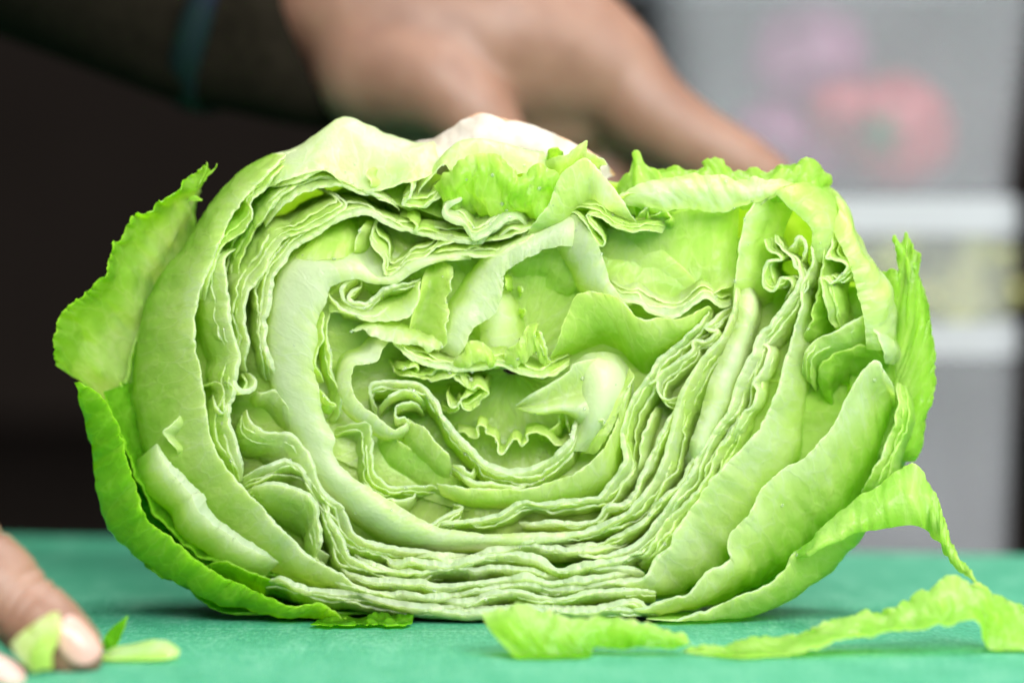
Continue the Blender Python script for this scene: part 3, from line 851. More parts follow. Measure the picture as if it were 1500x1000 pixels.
# thin S shaped rims
S("546 246 538 250 537 258 546 268 541 280", out=20, D=60, dirn=(1, 0.1), d0=-16, th=4, g=(0.25, 0.45), rip=1, wl=20)
S("566 268 580 263 596 263 606 272 600 290 588 300 606 304 624 304 640 290 660 272", out=20, D=60, dirn=(0.2, -1), d0=-4, th=5, g=(0.12, 0.45), rip=2, wl=24)
sheet([pts("540 284 560 292 580 298 602 306 630 312 660 318 690 320 720 318", 30), pts("545 262 565 268 590 272 615 276 640 282 670 286 700 286 730 284", 60), pts("550 246 575 248 600 250 625 254 650 258 680 260 710 258 740 256", 50)], th=4, g=(0.45, 0.5, 0.4), rip=5, wl=26, parent=head)
# bright ruffle
sheet([pts("636 274 660 252 680 236 700 228 712 224 734 226 744 244 762 256 780 244 796 240 810 256 816 272", -10),
       pts("646 288 664 270 684 254 698 256 714 248 730 250 744 264 760 274 778 266 792 258 806 270 814 284", -26),
       pts("650 302 668 284 690 276 700 282 714 278 728 280 744 290 760 294 776 292 790 286 802 284 812 292", -16),
       pts("656 314 674 300 694 290 706 300 720 306 736 306 750 304 764 302 778 308 790 314 800 304 812 298", -4),
       pts("664 322 684 316 700 310 712 316 726 320 740 322 754 322 768 322 782 324 794 324 804 316 814 306", 40)],
      th=4, g=(0.38, 0.52, 0.5, 0.42, 0.5), rip=7, wl=20, jag=1, parent=head)
S("690 264 684 276 676 290 654 304 655 318 680 330 694 349 716 342 740 322 760 322 774 331", out=(10, 18, 24, 26, 20), D=60, dirn=(0.1, -1), d0=-14, th=(7, 9, 11, 12, 11, 8), g=(0.02, 0.25, 0.5), rip=1.5, wl=30)
S("586 316 600 320 612 330 606 340 620 336 640 340 655 346", out=16, D=50, dirn=(0.2, -1), d0=2, th=4, g=(0.3, 0.55), rip=2, wl=14)
S("712 352 730 346 748 336 770 334 790 330 812 318 830 310", out=14, D=60, dirn=(0, -1), d0=2, th=5, g=(0.18, 0.45), rip=2, wl=22)
S("700 357 724 352 744 348 768 338 784 334", out=10, D=40, dirn=(0, -1), d0=0, th=4, g=(0.2, 0.4), rip=2, wl=18)
# bands running along the upper left
S("400 276 424 268 446 262 470 250 484 250 498 264 512 276 540 284 566 294 584 302", out=(18, 20, 16, 14), D=60, dirn=(-0.3, -1), d0=0, th=5, g=(0.12, 0.4), rip=2, wl=40)
S("388 330 410 302 436 286 466 276 490 272 520 280 548 288 570 296 584 310", out=(24, 24, 20, 14), D=70, dirn=(-0.4, -1), d0=2, th=5, g=(0.14, 0.42, 0.55), rip=3, wl=36)
S("372 340 386 316 404 294 430 274 456 264", out=18, D=60, dirn=(-0.7, -0.7), d0=6, th=4, g=(0.25, 0.45), rip=3, wl=30)
# pale see-through triangle
sheet([pts("770 344 790 318 806 296 814 272 826 252 842 240 860 232 878 252 896 272 914 298 932 325", -10),
       pts("784 342 800 326 816 308 828 290 840 276 852 266 864 260 876 272 890 288 906 306 922 322", -6),
       pts("806 334 818 326 830 314 840 302 850 294 860 288 868 286 876 292 886 300 898 310 910 318", 10),
       pts("826 322 834 320 842 314 850 310 858 306 864 304 870 302 876 304 884 308 892 312 900 316", 40)],
      th=4, g=(0.14, 0.20, 0.22, 0.3), rip=2, wl=40, parent=head)
sheet([pts("798 238 812 232 830 226 848 214 858 206 859 222 872 228 890 240 878 240", 4), pts("800 246 816 242 832 238 846 232 854 228 858 236 868 242 878 246 880 248", 10), pts("806 262 820 258 836 252 848 250 856 248 862 252 868 258 876 262 884 266", 40)],
      th=3, g=(0.22, 0.32, 0.35), rip=2, wl=14, jag=1.5, parent=head)
S("800 232 806 220 816 216 826 222", out=12, D=30, dirn=(0, 1), d0=10, th=3, g=(0.55, 0.6), rip=2, wl=10)
S("916 290 928 288 942 294 950 306 946 322 936 328", out=16, D=40, dirn=(-0.8, 0.3), d0=14, th=3, g=(0.62, 0.6), rip=2, wl=14)
# crinkled leaf on the upper right
sheet([pts("900 270 922 256 927 224 940 234 956 244 990 246 1022 252 1028 234 1056 234 1076 252 1100 252 1120 250 1136 240 1160 236 1186 234 1204 240 1213 256 1210 274", 70),
       pts("904 280 926 268 936 252 946 254 962 260 992 262 1020 264 1032 256 1054 256 1074 264 1098 264 1118 262 1136 256 1160 252 1182 252 1200 256 1206 268 1208 280", 50),
       pts("906 294 928 284 942 274 954 274 970 278 996 280 1020 280 1036 276 1056 278 1074 282 1096 284 1116 284 1136 278 1160 272 1180 272 1196 276 1204 284 1206 292", 34),
       pts("910 306 932 300 948 294 962 294 978 296 1000 298 1022 298 1040 298 1058 300 1076 302 1096 304 1116 304 1138 300 1160 294 1180 292 1196 296 1206 302 1210 310", 50)],
      th=4, g=(0.42, 0.40, 0.36, 0.34), rip=6, wl=22, jag=2, parent=head, rimcut=False)
sheet([pts("900 292 926 276 950 268 976 262 1000 258 1024 256 1050 258 1080 262 1110 262 1140 262 1162 268", 6),
       pts("918 300 940 288 962 280 984 274 1004 272 1028 272 1052 274 1080 278 1108 276 1136 272 1160 270", -10),
       pts("936 306 956 300 976 294 996 292 1012 290 1034 292 1056 294 1080 294 1104 290 1130 282 1158 272", -8),
       pts("944 312 966 310 986 306 1004 305 1018 306 1038 308 1060 309 1080 307 1100 300 1128 286 1158 272", 8)],
      th=4, g=(0.20, 0.10, 0.12, 0.22), rip=4, wl=24, parent=head)
for s in ("930 318 946 306 970 300 990 302", "950 316 964 310 980 312 984 320 970 326", "896 300 910 286 930 282 950 290 946 300"):
    S(s, out=12, D=40, dirn=(0.2, 0.9), d0=4, th=3, g=(0.34, 0.5), rip=3, wl=12)
# --- right side
# vertical folds right of the hollow
sheet([pts("1076 440 1078 408 1082 380 1086 350 1092 320 1104 300 1114 282", 4), pts("1092 446 1096 412 1100 384 1104 354 1110 324 1120 302 1130 284", 20), pts("1112 450 1116 416 1118 390 1120 360 1128 330 1138 306 1148 288", 50), pts("1130 450 1134 420 1138 392 1144 362 1152 336 1160 316 1168 298", 80)],
      th=5, g=(0.20, 0.30, 0.34, 0.4), rip=3, wl=40, parent=head)
sheet([pts("1110 300 1122 292 1138 286 1156 302 1176 320 1188 336 1190 356 1188 384", -2), pts("1120 296 1136 282 1152 276 1172 290 1190 308 1202 328 1204 352 1202 384", -6), pts("1140 284 1156 272 1172 268 1192 280 1210 298 1222 322 1222 352 1220 384", 20), pts("1158 274 1176 264 1194 264 1214 274 1232 294 1240 318 1240 350 1238 384", 80)],
      th=5, g=(0.22, 0.24, 0.34, 0.4), rip=3, wl=26, parent=head)
S("1134 344 1138 356 1146 366 1158 374 1164 386 1170 400 1166 420 1154 440 1138 460 1126 476 1108 500 1100 518 1088 544 1080 566 1070 596 1052 620 1035 645 1024 668 1012 696 985 730 962 760 940 788 915 806 880 812 830 812", out=(10, 18, 30, 36, 34, 26, 24, 20), D=75, dirn=(0.9, 0.3), d0=-6, th=(5, 7, 7, 7, 7, 8, 9), g=(0.06, 0.24, 0.42), rip=3, wl=26)
S("1120 350 1127 366 1144 379 1126 382 1118 392 1117 406 1120 418 1132 423 1144 409 1156 408 1162 419 1152 440", out=(16, 18, 24, 20), D=60, dirn=(0.9, -0.1), d0=-2, th=5, g=(0.18, 0.55), rip=2, wl=16)
S("1150 366 1164 360 1168 350 1176 348 1180 358 1178 374 1170 388", out=12, D=50, dirn=(0.2, 0.9), d0=0, th=5, g=(0.18, 0.45), rip=1.5, wl=14)
S("1186 300 1190 312 1198 316 1202 310 1196 306", out=10, D=40, dirn=(0.4, 0.8), d0=-2, th=4, g=(0.3, 0.55), rip=1, wl=10)
S("1196 330 1192 356 1194 380 1188 398 1176 420 1172 450 1166 484 1158 516 1146 552 1132 586 1114 626 1088 656 1057 684 1035 714 1010 752 992 774 982 802 958 824 945 844 915 852 880 856", out=(12, 16, 20, 30, 50, 80, 95, 80, 50, 24), D=85, dirn=(0.85, 0.45), d0=0, echo=False, th=(5, 5, 6, 6, 6, 7, 8, 8), g=(0.10, 0.24, 0.46, 0.6), rip=5, wl=46)
# ruffle with the right hand hollow
S("1216 340 1217 356 1210 378 1224 380 1238 385 1241 393 1230 405 1216 415 1202 404 1206 430 1212 456 1222 480", out=(16, 22, 26, 24), D=60, dirn=(0.8, -0.1), d0=-4, th=5, g=(0.20, 0.48), rip=2, wl=18)
sheet([pts("1204 324 1210 350 1206 384 1202 410 1196 440 1186 470 1178 500", 10), pts("1214 320 1222 350 1222 384 1220 410 1216 440 1206 470 1196 500", 40), pts("1230 316 1240 350 1244 384 1244 410 1240 440 1230 470 1220 500", 70)], th=4, g=(0.4, 0.52, 0.5), rip=4, wl=26, parent=head)
# outer flank, upper right
sheet([pts("1216 330 1232 360 1246 392 1254 420 1262 450 1268 480 1270 510", 2),
       pts("1228 312 1244 340 1258 368 1276 398 1290 430 1294 470 1292 512", 6),
       pts("1226 290 1240 310 1256 350 1284 390 1304 424 1312 476 1306 500", 40),
       pts("1212 268 1242 292 1248 330 1270 372 1298 408 1310 450 1306 500", 90)],
      th=5, g=(0.24, 0.26, 0.14, 0.2), rip=6, wl=46, parent=head)
S("1178 546 1177 524 1182 508 1200 494 1222 484 1242 475 1262 462 1280 452", out=(30, 50, 44, 30), D=70, dirn=(0.5, 0.8), d0=4, th=5, g=(0.22, 0.42, 0.55), rip=4, wl=34)
S("1200 560 1206 536 1222 520 1246 510 1270 506 1290 512", out=40, D=70, dirn=(0.4, 0.9), d0=30, th=4, g=(0.5, 0.6), rip=6, wl=26)
S("1258 440 1270 462 1284 484 1292 500 1298 516 1296 532", out=20, D=50, dirn=(0.9, 0.1), d0=8, th=5, g=(0.08, 0.3), rip=3, wl=18)
sheet([pts("1230 420 1240 480 1246 540 1246 600 1240 660", 110), pts("1280 420 1290 480 1296 540 1292 600 1280 660", 100), pts("1316 430 1330 480 1336 540 1330 600 1316 660", 110)], th=5, g=(0.45, 0.45), rip=6, wl=40, parent=head)
# wavy leaf of the lower right
sheet([pts("1306 560 1296 544 1283 527 1268 540 1254 556 1243 578 1226 614 1204 640 1178 670 1140 692 1115 718 1102 744 1080 770 1067 788 1070 806 1073 820 1046 832 1027 847 1006 868 968 882 920 890", -2),
       pts("1308 574 1300 562 1290 552 1280 564 1270 582 1260 604 1246 636 1226 664 1200 692 1170 716 1146 740 1130 762 1112 788 1098 806 1094 820 1090 832 1066 846 1044 860 1018 876 976 890 925 895", 14),
       pts("1312 600 1308 594 1304 590 1298 604 1290 622 1282 646 1268 674 1250 704 1230 734 1204 756 1180 780 1160 800 1140 816 1122 826 1112 836 1104 844 1080 858 1054 870 1026 882 985 894 930 898", 60),
       pts("1316 630 1314 630 1312 630 1306 644 1300 660 1290 680 1278 704 1262 730 1244 754 1222 776 1198 800 1176 818 1154 832 1134 842 1120 850 1110 858 1084 868 1058 878 1030 888 990 897 932 900", 120)],
      th=6, g=(0.10, 0.30, 0.58, 0.65), rip=5, wl=44, parent=head, board_clear=0.0015)
# outer leaf at the far right, standing
sheet([pts("1286 392 1292 398 1306 394 1318 400 1312 372 1308 344 1318 354 1326 340 1334 350 1340 366 1350 372 1344 384 1336 386 1342 404 1354 430 1360 460 1368 512 1366 560 1358 600 1352 636 1341 676", 70),
       pts("1290 410 1298 412 1308 412 1316 416 1318 400 1320 384 1322 378 1326 376 1328 382 1332 388 1334 392 1332 400 1330 408 1334 424 1342 446 1346 474 1350 516 1350 560 1344 600 1338 636 1328 676", 60),
       pts("1294 440 1300 440 1308 440 1314 440 1316 434 1318 428 1320 426 1322 426 1324 428 1324 432 1326 436 1326 442 1324 448 1326 460 1330 478 1332 500 1332 530 1330 566 1324 604 1316 640 1306 676", 70),
       pts("1296 500 1300 500 1304 500 1306 500 1308 500 1310 500 1310 500 1312 500 1312 500 1312 502 1312 504 1312 506 1312 510 1312 516 1312 526 1312 540 1310 560 1306 590 1300 620 1290 650 1280 680", 90)],
      th=4, g=(0.52, 0.44, 0.34, 0.36), rip=6, wl=70, jag=2, parent=head, rimcut=False)
S("1312 560 1316 590 1312 620 1300 650 1286 680 1272 706 1262 722", out=24, D=50, dirn=(0.9, 0.3), d0=24, th=4, g=(0.3, 0.45), rip=4, wl=28)
# streaked outer leaf at the bottom right with its flap
sheet([pts("948 908 990 908 1026 898 1079 874 1114 859 1149 834 1162 810 1202 782 1240 756 1270 726 1302 700 1336 678", -6),
       pts("950 912 992 913 1030 905 1084 885 1122 866 1158 846 1180 824 1216 800 1246 776 1276 744 1306 712 1338 690", 4),
       pts("960 915 998 918 1039 916 1098 902 1140 884 1176 864 1206 842 1234 816 1256 788 1282 752 1310 718 1340 696", 45),
       pts("970 908 1008 908 1050 904 1100 890 1140 870 1176 846 1204 822 1230 796 1252 768 1276 736 1300 706 1326 686", 140),
       pts("970 890 1008 886 1050 876 1100 856 1140 832 1176 806 1204 780 1226 752 1244 724 1264 690 1284 660 1300 640", 260)],
      th=6, g=(0.24, 0.62, 0.92, 0.9, 0.8), rip=3, wl=34, parent=head, board_clear=0.001)
def tail(t, d):
    P = pts(t, d)
    P[-3:, 2] += np.array([-60, -130, -250])
    return P


sheet([tail("1164 812 1200 780 1240 742 1270 722 1302 698 1334 678 1352 694 1370 720 1384 766 1402 810 1448 868", -20),
       tail("1165 815 1203 788 1244 758 1276 742 1306 724 1334 712 1350 722 1366 742 1382 780 1403 820 1447 870", -40),
       tail("1166 817 1206 796 1250 772 1284 760 1312 750 1336 746 1350 750 1364 762 1382 794 1405 830 1446 872", -50),
       tail("1167 819 1208 802 1256 780 1290 775 1322 769 1338 769 1352 773 1366 784 1384 806 1408 838 1446 874", -46)],
      th=3.5, g=(0.38, 0.33, 0.34, 0.40), rip=4, wl=26, parent=head, rimcut=False, label='torn flap of pale green leaf hanging off the right side')

# right hand ribs
S("1078 408 1077 440 1070 466 1056 494 1040 512 1024 532 1012 552 1000 576 990 606 982 640 970 680 956 704 930 740 900 760 860 778 800 788 740 790", out=(22, 28, 34, 36, 30, 22, 16, 14), D=60, dirn=(0.85, 0.4), d0=-2, th=(6, 8, 10, 10, 10, 12, 12), g=(0.14, 0.18, 0.4), rip=2, wl=40)
sheet([pts("1084 412 1086 440 1080 470 1068 500 1052 530 1040 560 1028 600 1016 640 1000 680", 0), pts("1096 414 1098 442 1092 474 1080 508 1066 540 1054 572 1042 610 1026 650 1008 690", -14), pts("1108 424 1107 456 1100 484 1088 522 1074 556 1062 590 1048 626 1030 664 1012 698", 8), pts("1116 430 1114 462 1108 492 1096 530 1082 566 1070 600 1054 636 1036 674 1016 706", 60)],
      th=6, g=(0.08, 0.02, 0.06, 0.35), rip=2, wl=30, parent=head, ends=60)
S("1122 486 1114 500 1124 510 1122 530 1114 550 1104 560 1110 572 1104 590 1090 604 1078 630 1062 650", out=14, D=40, dirn=(0.9, 0.2), d0=-8, th=5, g=(0.12, 0.34), rip=2, wl=18)
S("1040 449 1028 472 1004 494 980 514 964 528 948 552 930 578 918 606 912 632 914 654 916 674 904 694 880 726 856 728 836 732 800 738 770 737 752 740 735 752 700 761 656 763 622 776", out=(16, 22, 26, 28, 24, 20, 18, 16), D=70, dirn=(0.75, 0.6), d0=0, th=(5, 7, 8, 9, 9, 10, 10), g=(0.14, 0.24, 0.42), rip=2, wl=40)
S("1072 450 1054 462 1034 480 1052 484 1036 498 1018 500 1012 514 986 534 966 550 961 565 967 579 980 584 996 580", out=(14, 18, 22, 24), D=60, dirn=(0.6, 0.7), d0=2, th=(6, 7, 6, 6), g=(0.12, 0.4), rip=2, wl=18)
S("1000 590 984 606 974 626 962 650 950 676 936 700 930 722 914 738 888 742 874 758 850 766 800 764 760 766", out=16, D=60, dirn=(0.6, 0.75), d0=2, th=(6, 8, 8, 9, 10), g=(0.12, 0.34), rip=2, wl=28)
S("960 596 948 620 940 650 938 680 932 698", out=16, D=50, dirn=(1, 0.2), d0=6, th=5, g=(0.14, 0.3), rip=2, wl=24)
S("1040 610 1026 650 1008 690 986 718 960 742 930 770 900 788 870 796 820 798", out=14, D=50, dirn=(0.7, 0.7), d0=2, th=(6, 7, 8, 8), g=(0.16, 0.34), rip=3, wl=26)
S("1090 590 1078 616 1066 640 1050 664 1040 690 1022 716 996 742 970 774 948 804 924 822", out=24, D=60, dirn=(0.8, 0.5), d0=4, th=5, g=(0.2, 0.36), rip=4, wl=26)

# --- packed leaves along the bottom
def bottom(s, **kw):
    k = dict(out=16, D=50, dirn=(0, 1), th=(8, 12, 10, 12, 9), g=(0.06, 0.24, 0.5), rip=2, wl=38, jag=1.1)
    k.update(kw)
    S(s, **k)


bottom("590 810 622 810 660 817 690 815 716 806 745 803 770 799 810 803 850 803 890 800 920 790", d0=2)
bottom("560 806 578 824 600 818 624 823 650 825 672 823 700 815 750 811 790 817 816 832 840 832 870 824 910 818 940 806", d0=-4)
bottom("520 812 550 826 580 836 600 834 616 840 640 832 680 830 696 834 720 828 750 830 780 834 806 842 830 846", d0=4)
bottom("500 832 540 846 580 850 618 851 640 859 690 853 726 848 770 844 810 851 850 848 890 842 930 834", d0=-2)
bottom("820 836 850 830 880 832 920 830 944 838", d0=0)
bottom("480 846 520 860 560 867 600 868 650 870 710 862 766 855 810 862 850 858 900 850 945 846", d0=4)
bottom("640 878 690 880 720 868 760 865 790 874 820 876 850 870 890 864 930 862 960 866", d0=-2)
bottom("600 890 650 892 700 896 760 890 820 894 870 890 900 882 930 880 948 890 966 894", d0=2, board_clear=0.001)

# --- beads of moisture
def droplets():
    rng = np.random.RandomState(12)
    leaves = [o for o in head.children if o.name.startswith('leaf')]
    bm = bmesh.new()
    bmesh.ops.create_icosphere(bm, subdivisions=2, radius=1)
    V = np.array([v.co[:] for v in bm.verts]); bm.verts.index_update()
    F = np.array([[v.index for v in f.verts] for f in bm.faces]); bm.free()
    base = np.array(head.location)
    vs, fs = [], []
    while len(vs) < 170:
        o = leaves[rng.randint(len(leaves))]
        me = o.data
        v = me.vertices[rng.randint(len(me.vertices))]
        p = np.array(v.co) + base
        if p[1] > 0.0022 or p[2] < 0.004 or p[2] > 0.085:
            continue
        n = np.array(v.normal)
        if n[1] > -0.1:
            continue
        r = rng.uniform(0.00016, 0.00042)
        M_ = V * r
        M_ = M_ - n * (M_ @ n)[:, None] * 0.45
        fs.append(F + len(V) * len(vs))
        vs.append(p + M_ + n * r * 0.2)
    o = mesh_obj('water_beads', np.vstack(vs), np.vstack(fs), WATER, head)
    o['kind'] = 'stuff'


droplets()

# --- stump
sheet([pts("600 212 622 210 648 200 676 177 700 169 732 175 772 185 804 197 836 211 872 231 900 256", 130),
       pts("604 222 630 218 652 206 678 190 702 182 732 188 772 196 804 206 834 220 866 238 892 260", 112),
       pts("610 240 636 236 660 228 684 214 704 208 734 212 772 218 802 226 830 238 858 252 882 270", 90),
       pts("616 262 642 256 664 248 686 240 706 238 734 240 770 244 800 250 826 258 850 268 872 280", 110)],
      th=8, g=(0.0, 0.0), rip=2.5, wl=26, jag=0.8, name='stem_stump', parent=head, mat=STUMP, rimcut=False)
sheet([pts("660 190 680 175 702 167 734 173 774 183 806 195 838 209 874 229 902 255", 132), pts("662 194 682 179 704 172 734 178 774 188 806 200 837 214 872 234 898 258", 128)],
      th=6, g=(0, 0), rip=1, wl=14, jag=0.6, name='browned_edge', parent=head, mat=BROWN, rimcut=False, M=4)

# ------------------------------------------------------------------ loose pieces on the board
def piece(name, rows, label, **kw):
    o = sheet(rows, name=name, ends=0, **kw)
    # origin at the base of the piece
    co = np.empty(len(o.data.vertices) * 3)
    o.data.vertices.foreach_get('co', co)
    co = co.reshape(-1, 3)
    b = np.array([co[:, 0].mean(), co[:, 1].mean(), co[:, 2].min()])
    co -= b
    o.data.vertices.foreach_set('co', co.ravel())
    b[2] = 0.0004
    o.location = b
    return tag(o, label, 'lettuce piece')


piece('lettuce_scrap', [pts3("708 894 -350 745 887 -340 803 892 -345 840 905 -360 880 902 -345 913 904 -345 979 923 -360 1009 936 -370"),
                        pts3("712 912 -376 748 906 -374 806 912 -376 846 924 -382 884 918 -366 916 918 -368 976 930 -376 1006 940 -380"),
                        pts3("732 940 -408 766 938 -414 812 940 -414 852 944 -404 886 934 -386 918 934 -388 970 940 -390 1004 944 -390"),
                        pts3("758 966 -444 786 968 -446 812 968 -446 862 960 -430 872 946 -396 914 947 -398 966 947 -398 1003 946 -394")],
      'short folded lettuce scrap lying in front of the halved head', th=4, g=(0.28, 0.42, 0.6, 0.7), rip=4, wl=30, jag=3, rimcut=True, board_clear=0.0006)
piece('lettuce_strip', [pts3("1001 952 -390 1104 938 -350 1163 926 -340 1185 923 -330 1243 905 -320 1302 894 -310 1346 866 -300 1390 845 -295 1424 850 -290 1456 864 -295 1500 892 -300 1530 910 -300"),
                        pts3("1030 958 -405 1098 950 -385 1152 940 -370 1190 934 -360 1250 916 -345 1312 905 -335 1352 886 -325 1392 872 -320 1424 880 -320 1460 900 -330 1500 920 -335 1528 930 -335"),
                        pts3("1060 966 -424 1092 966 -424 1140 956 -405 1196 944 -395 1258 926 -375 1330 918 -365 1360 908 -355 1392 900 -350 1424 900 -348 1460 930 -355 1500 938 -358 1526 944 -358"),
                        pts3("1082 971 -440 1100 970 -440 1134 961 -425 1199 947 -415 1265 928 -400 1353 920 -390 1372 916 -385 1392 913 -380 1427 906 -375 1452 952 -362 1472 958 -362 1520 950 -362")],
      'long pale lettuce strip curling over the board beside the torn flap', th=4, g=(0.34, 0.36, 0.42, 0.36), rip=5, wl=30, jag=3, rimcut=True, board_clear=0.0006)
piece('lettuce_sliver', [pts3("150 968 -440 168 952 -440 196 945 -440 226 940 -440 250 944 -440 262 956 -440"),
                         pts3("150 976 -452 168 962 -460 198 956 -460 228 952 -460 250 954 -460 261 960 -455"),
                         pts3("150 984 -470 168 978 -480 198 974 -480 228 970 -478 250 968 -470 258 966 -460")],
      'short rounded pale sliver lying past the fingertip', th=9, g=(0.22, 0.14, 0.30), rip=1.5, jag=0.5, rimcut=False, board_clear=0.0006)
piece('lettuce_shred', [pts3("148 942 -330 158 925 -330 172 912 -330 188 902 -330"), pts3("152 950 -345 162 938 -345 174 926 -345 182 912 -340"), pts3("158 952 -352 166 948 -352 172 940 -352 176 926 -348")],
      'small dark green shred lying behind the fingertip', th=3, g=(0.7, 0.75), rip=2, wl=16, rimcut=False, board_clear=0.0006)
piece('lettuce_slice', [pts3("18 968 -600 34 950 -600 54 936 -596 76 924 -590 86 924 -588"), pts3("24 984 -606 44 970 -606 62 958 -602 80 946 -598 88 940 -594"), pts3("48 1010 -604 60 1000 -602 70 990 -600 78 978 -598 84 966 -596")],
      'pale lettuce slice pinched by the foreground fingers', th=7, g=(0.20, 0.16, 0.3), rip=2, jag=0.5, rimcut=False)
piece('lettuce_slice', [pts3("44 1000 -606 54 985 -606 66 978 -606 76 980 -606"), pts3("46 1010 -612 56 1000 -612 66 996 -612 76 998 -612"), pts3("50 1030 -612 58 1026 -612 66 1024 -612 76 1024 -612")],
      'thin green slice standing under the pinched pale one', th=6, g=(0.30, 0.34), rip=1.5, rimcut=False)


# ------------------------------------------------------------------ hands
def skin_body(name, chains, mat, parent, voxel=0.0016, creases=()):
    """one continuous body: tapered segments fused by a voxel remesh. chains: [(x, y, d, r)...] in traced units"""
    bm = bmesh.new()
    for ch in chains:
        C_ = [(W(x, y, d)[0] - np.array(parent.location), r * K * (DIST + d * K) / DIST) for x, y, d, r in ch]
        for (p, rp), (q, rq) in zip(C_[:-1], C_[1:]):
            tmp = bmesh.new()
            for c, r in ((p, rp), (q, rq)):
                m = bmesh.ops.create_icosphere(tmp, subdivisions=3, radius=r)
                bmesh.ops.translate(tmp, verts=m['verts'], vec=Vector(c))
            h = bmesh.ops.convex_hull(tmp, input=tmp.verts[:])
            bmesh.ops.delete(tmp, geom=[g for g in h['geom_interior'] if isinstance(g, bmesh.types.BMVert)], context='VERTS')
            me_t = bpy.data.meshes.new('t'); tmp.to_mesh(me_t); tmp.free()
            bm.from_mesh(me_t); bpy.data.meshes.remove(me_t)
    me = bpy.data.meshes.new(name)
    bm.to_mesh(me); bm.free()
    o = bpy.data.objects.new(name, me)
    C.objects.link(o)
    rm = o.modifiers.new('remesh', 'REMESH'); rm.mode = 'VOXEL'; rm.voxel_size = voxel
    sm = o.modifiers.new('smooth', 'SMOOTH'); sm.factor = 0.5; sm.iterations = 9
    dg = bpy.context.evaluated_depsgraph_get()
    em = bpy.data.meshes.new_from_object(o.evaluated_get(dg))
    em.name = name
    bpy.data.objects.remove(o)
    if creases:
        co = np.empty(len(em.vertices) * 3); em.vertices.foreach_get('co', co); co = co.reshape(-1, 3)
        no = np.empty(len(em.vertices) * 3); em.vertex_normals.foreach_get('vector', no); no = no.reshape(-1, 3)
        for (x, y, d, tx, ty, wd, dep, reach) in creases:
            p = W(x, y, d)[0] - np.array(parent.location)
            ax = RGT * tx - UPV * ty
            ax = ax / np.linalg.norm(ax)
            r_ = co - p
            t_ = r_ @ ax + 0.0006 * np.sin(r_[:, 0] * 900)
            m_ = np.exp(-(t_ / (wd * K)) ** 2) * (np.linalg.norm(r_, axis=1) < reach * K)
            co = co - no * (m_ * dep * K)[:, None]
        em.vertices.foreach_set('co', co.ravel())
    em.polygons.foreach_set('use_smooth', [True] * len(em.polygons))
    em.materials.clear(); em.materials.append(mat)
    r = bpy.data.objects.new(name, em)
    C.objects.link(r)
    r.parent = parent
    return r


def disc_patch(name, centre, ax, ay, nrm, rx, ry, bulge, mat, parent):
    """small domed oval"""
    c = np.array(centre); ax = np.array(ax, float); nrm = np.array(nrm, float)
    ax /= np.linalg.norm(ax); nrm -= ax * nrm.dot(ax); nrm /= np.linalg.norm(nrm)
    ay = np.cross(nrm, ax)
    vs, fs = [c + nrm * bulge], []
    n = 24
    for j, t in enumerate((0.35, 0.7, 0.92, 1.0, 1.02)):
        for i in range(n):
            a = 2 * math.pi * i / n
            ca, sa = math.cos(a), math.sin(a)
            e = 0.75
            px = rx * t * math.copysign(abs(ca) ** e, ca); py = ry * t * math.copysign(abs(sa) ** e, sa)
            h = bulge * (1 - t * t) - bulge * 1.6 * (sa * t) ** 2 - (0.0006 if j == 4 else 0)
            vs.append(c + ax * px + ay * py + nrm * h)
    for i in range(n):
        fs.append((0, 1 + i, 1 + (i + 1) % n))
        for j in range(4):
            fs.append((1 + j * n + i, 1 + (j + 1) * n + i, 1 + (j + 1) * n + (i + 1) % n, 1 + j * n + (i + 1) % n))
    return mesh_obj(name, vs, fs, mat, parent)


# near hand, fingers reaching in from the left
nh = empty('hand', tuple(W(-260, 900, -480)[0]), 'bare fingers holding lettuce slices at the corner of the board', 'hand')
palm = [(-420, 560, -420, 120), (-330, 640, -440, 130), (-230, 700, -460, 110)]
skin_body('hand_body', [
    [(-560, 440, -400, 110)] + palm,
    [palm[-1], (-130, 760, -470, 84), (-48, 826, -480, 74), (-8, 858, -490, 70), (22, 884, -500, 62), (70, 922, -520, 57), (104, 952, -530, 49), (114, 962, -532, 38)],
    [palm[-1], (-190, 800, -380, 66), (-120, 880, -380, 60), (-60, 940, -400, 54), (-40, 958, -405, 40)],
    [palm[1], (-330, 780, -360, 64), (-260, 880, -370, 58), (-200, 940, -390, 52), (-180, 958, -395, 40)],
    [palm[1], (-420, 760, -340, 58), (-370, 860, -350, 52), (-320, 930, -370, 46), (-306, 946, -375, 36)],
    [palm[0], (-360, 760, -560, 70), (-220, 880, -620, 58), (-110, 950, -640, 50), (-30, 990, -640, 44), (4, 1004, -640, 32)],
], SKIN, nh, voxel=0.0008, creases=[(26, 886, -500, 0.75, 0.66, 4, 5, 95), (14, 876, -500, 0.78, 0.62, 3.5, 4, 95), (38, 898, -505, 0.75, 0.66, 3.5, 3.5, 95), (-40, 820, -480, 0.75, 0.66, 5, 5, 110)])
tip = W(116, 936, -572)[0]
disc_patch('fingernail', tip, RGT * 0.62 - UPV * 0.74, None, RGT * 0.42 + UPV * 0.40 - FWD * 0.85, 34 * K, 25 * K, 0.0007, NAIL, nh)
tip = W(2, 984, -676)[0]
disc_patch('fingernail', tip, RGT * 0.8 - UPV * 0.5, None, UPV * 0.5 - FWD * 0.85, 30 * K, 22 * K, 0.0006, NAIL, nh)

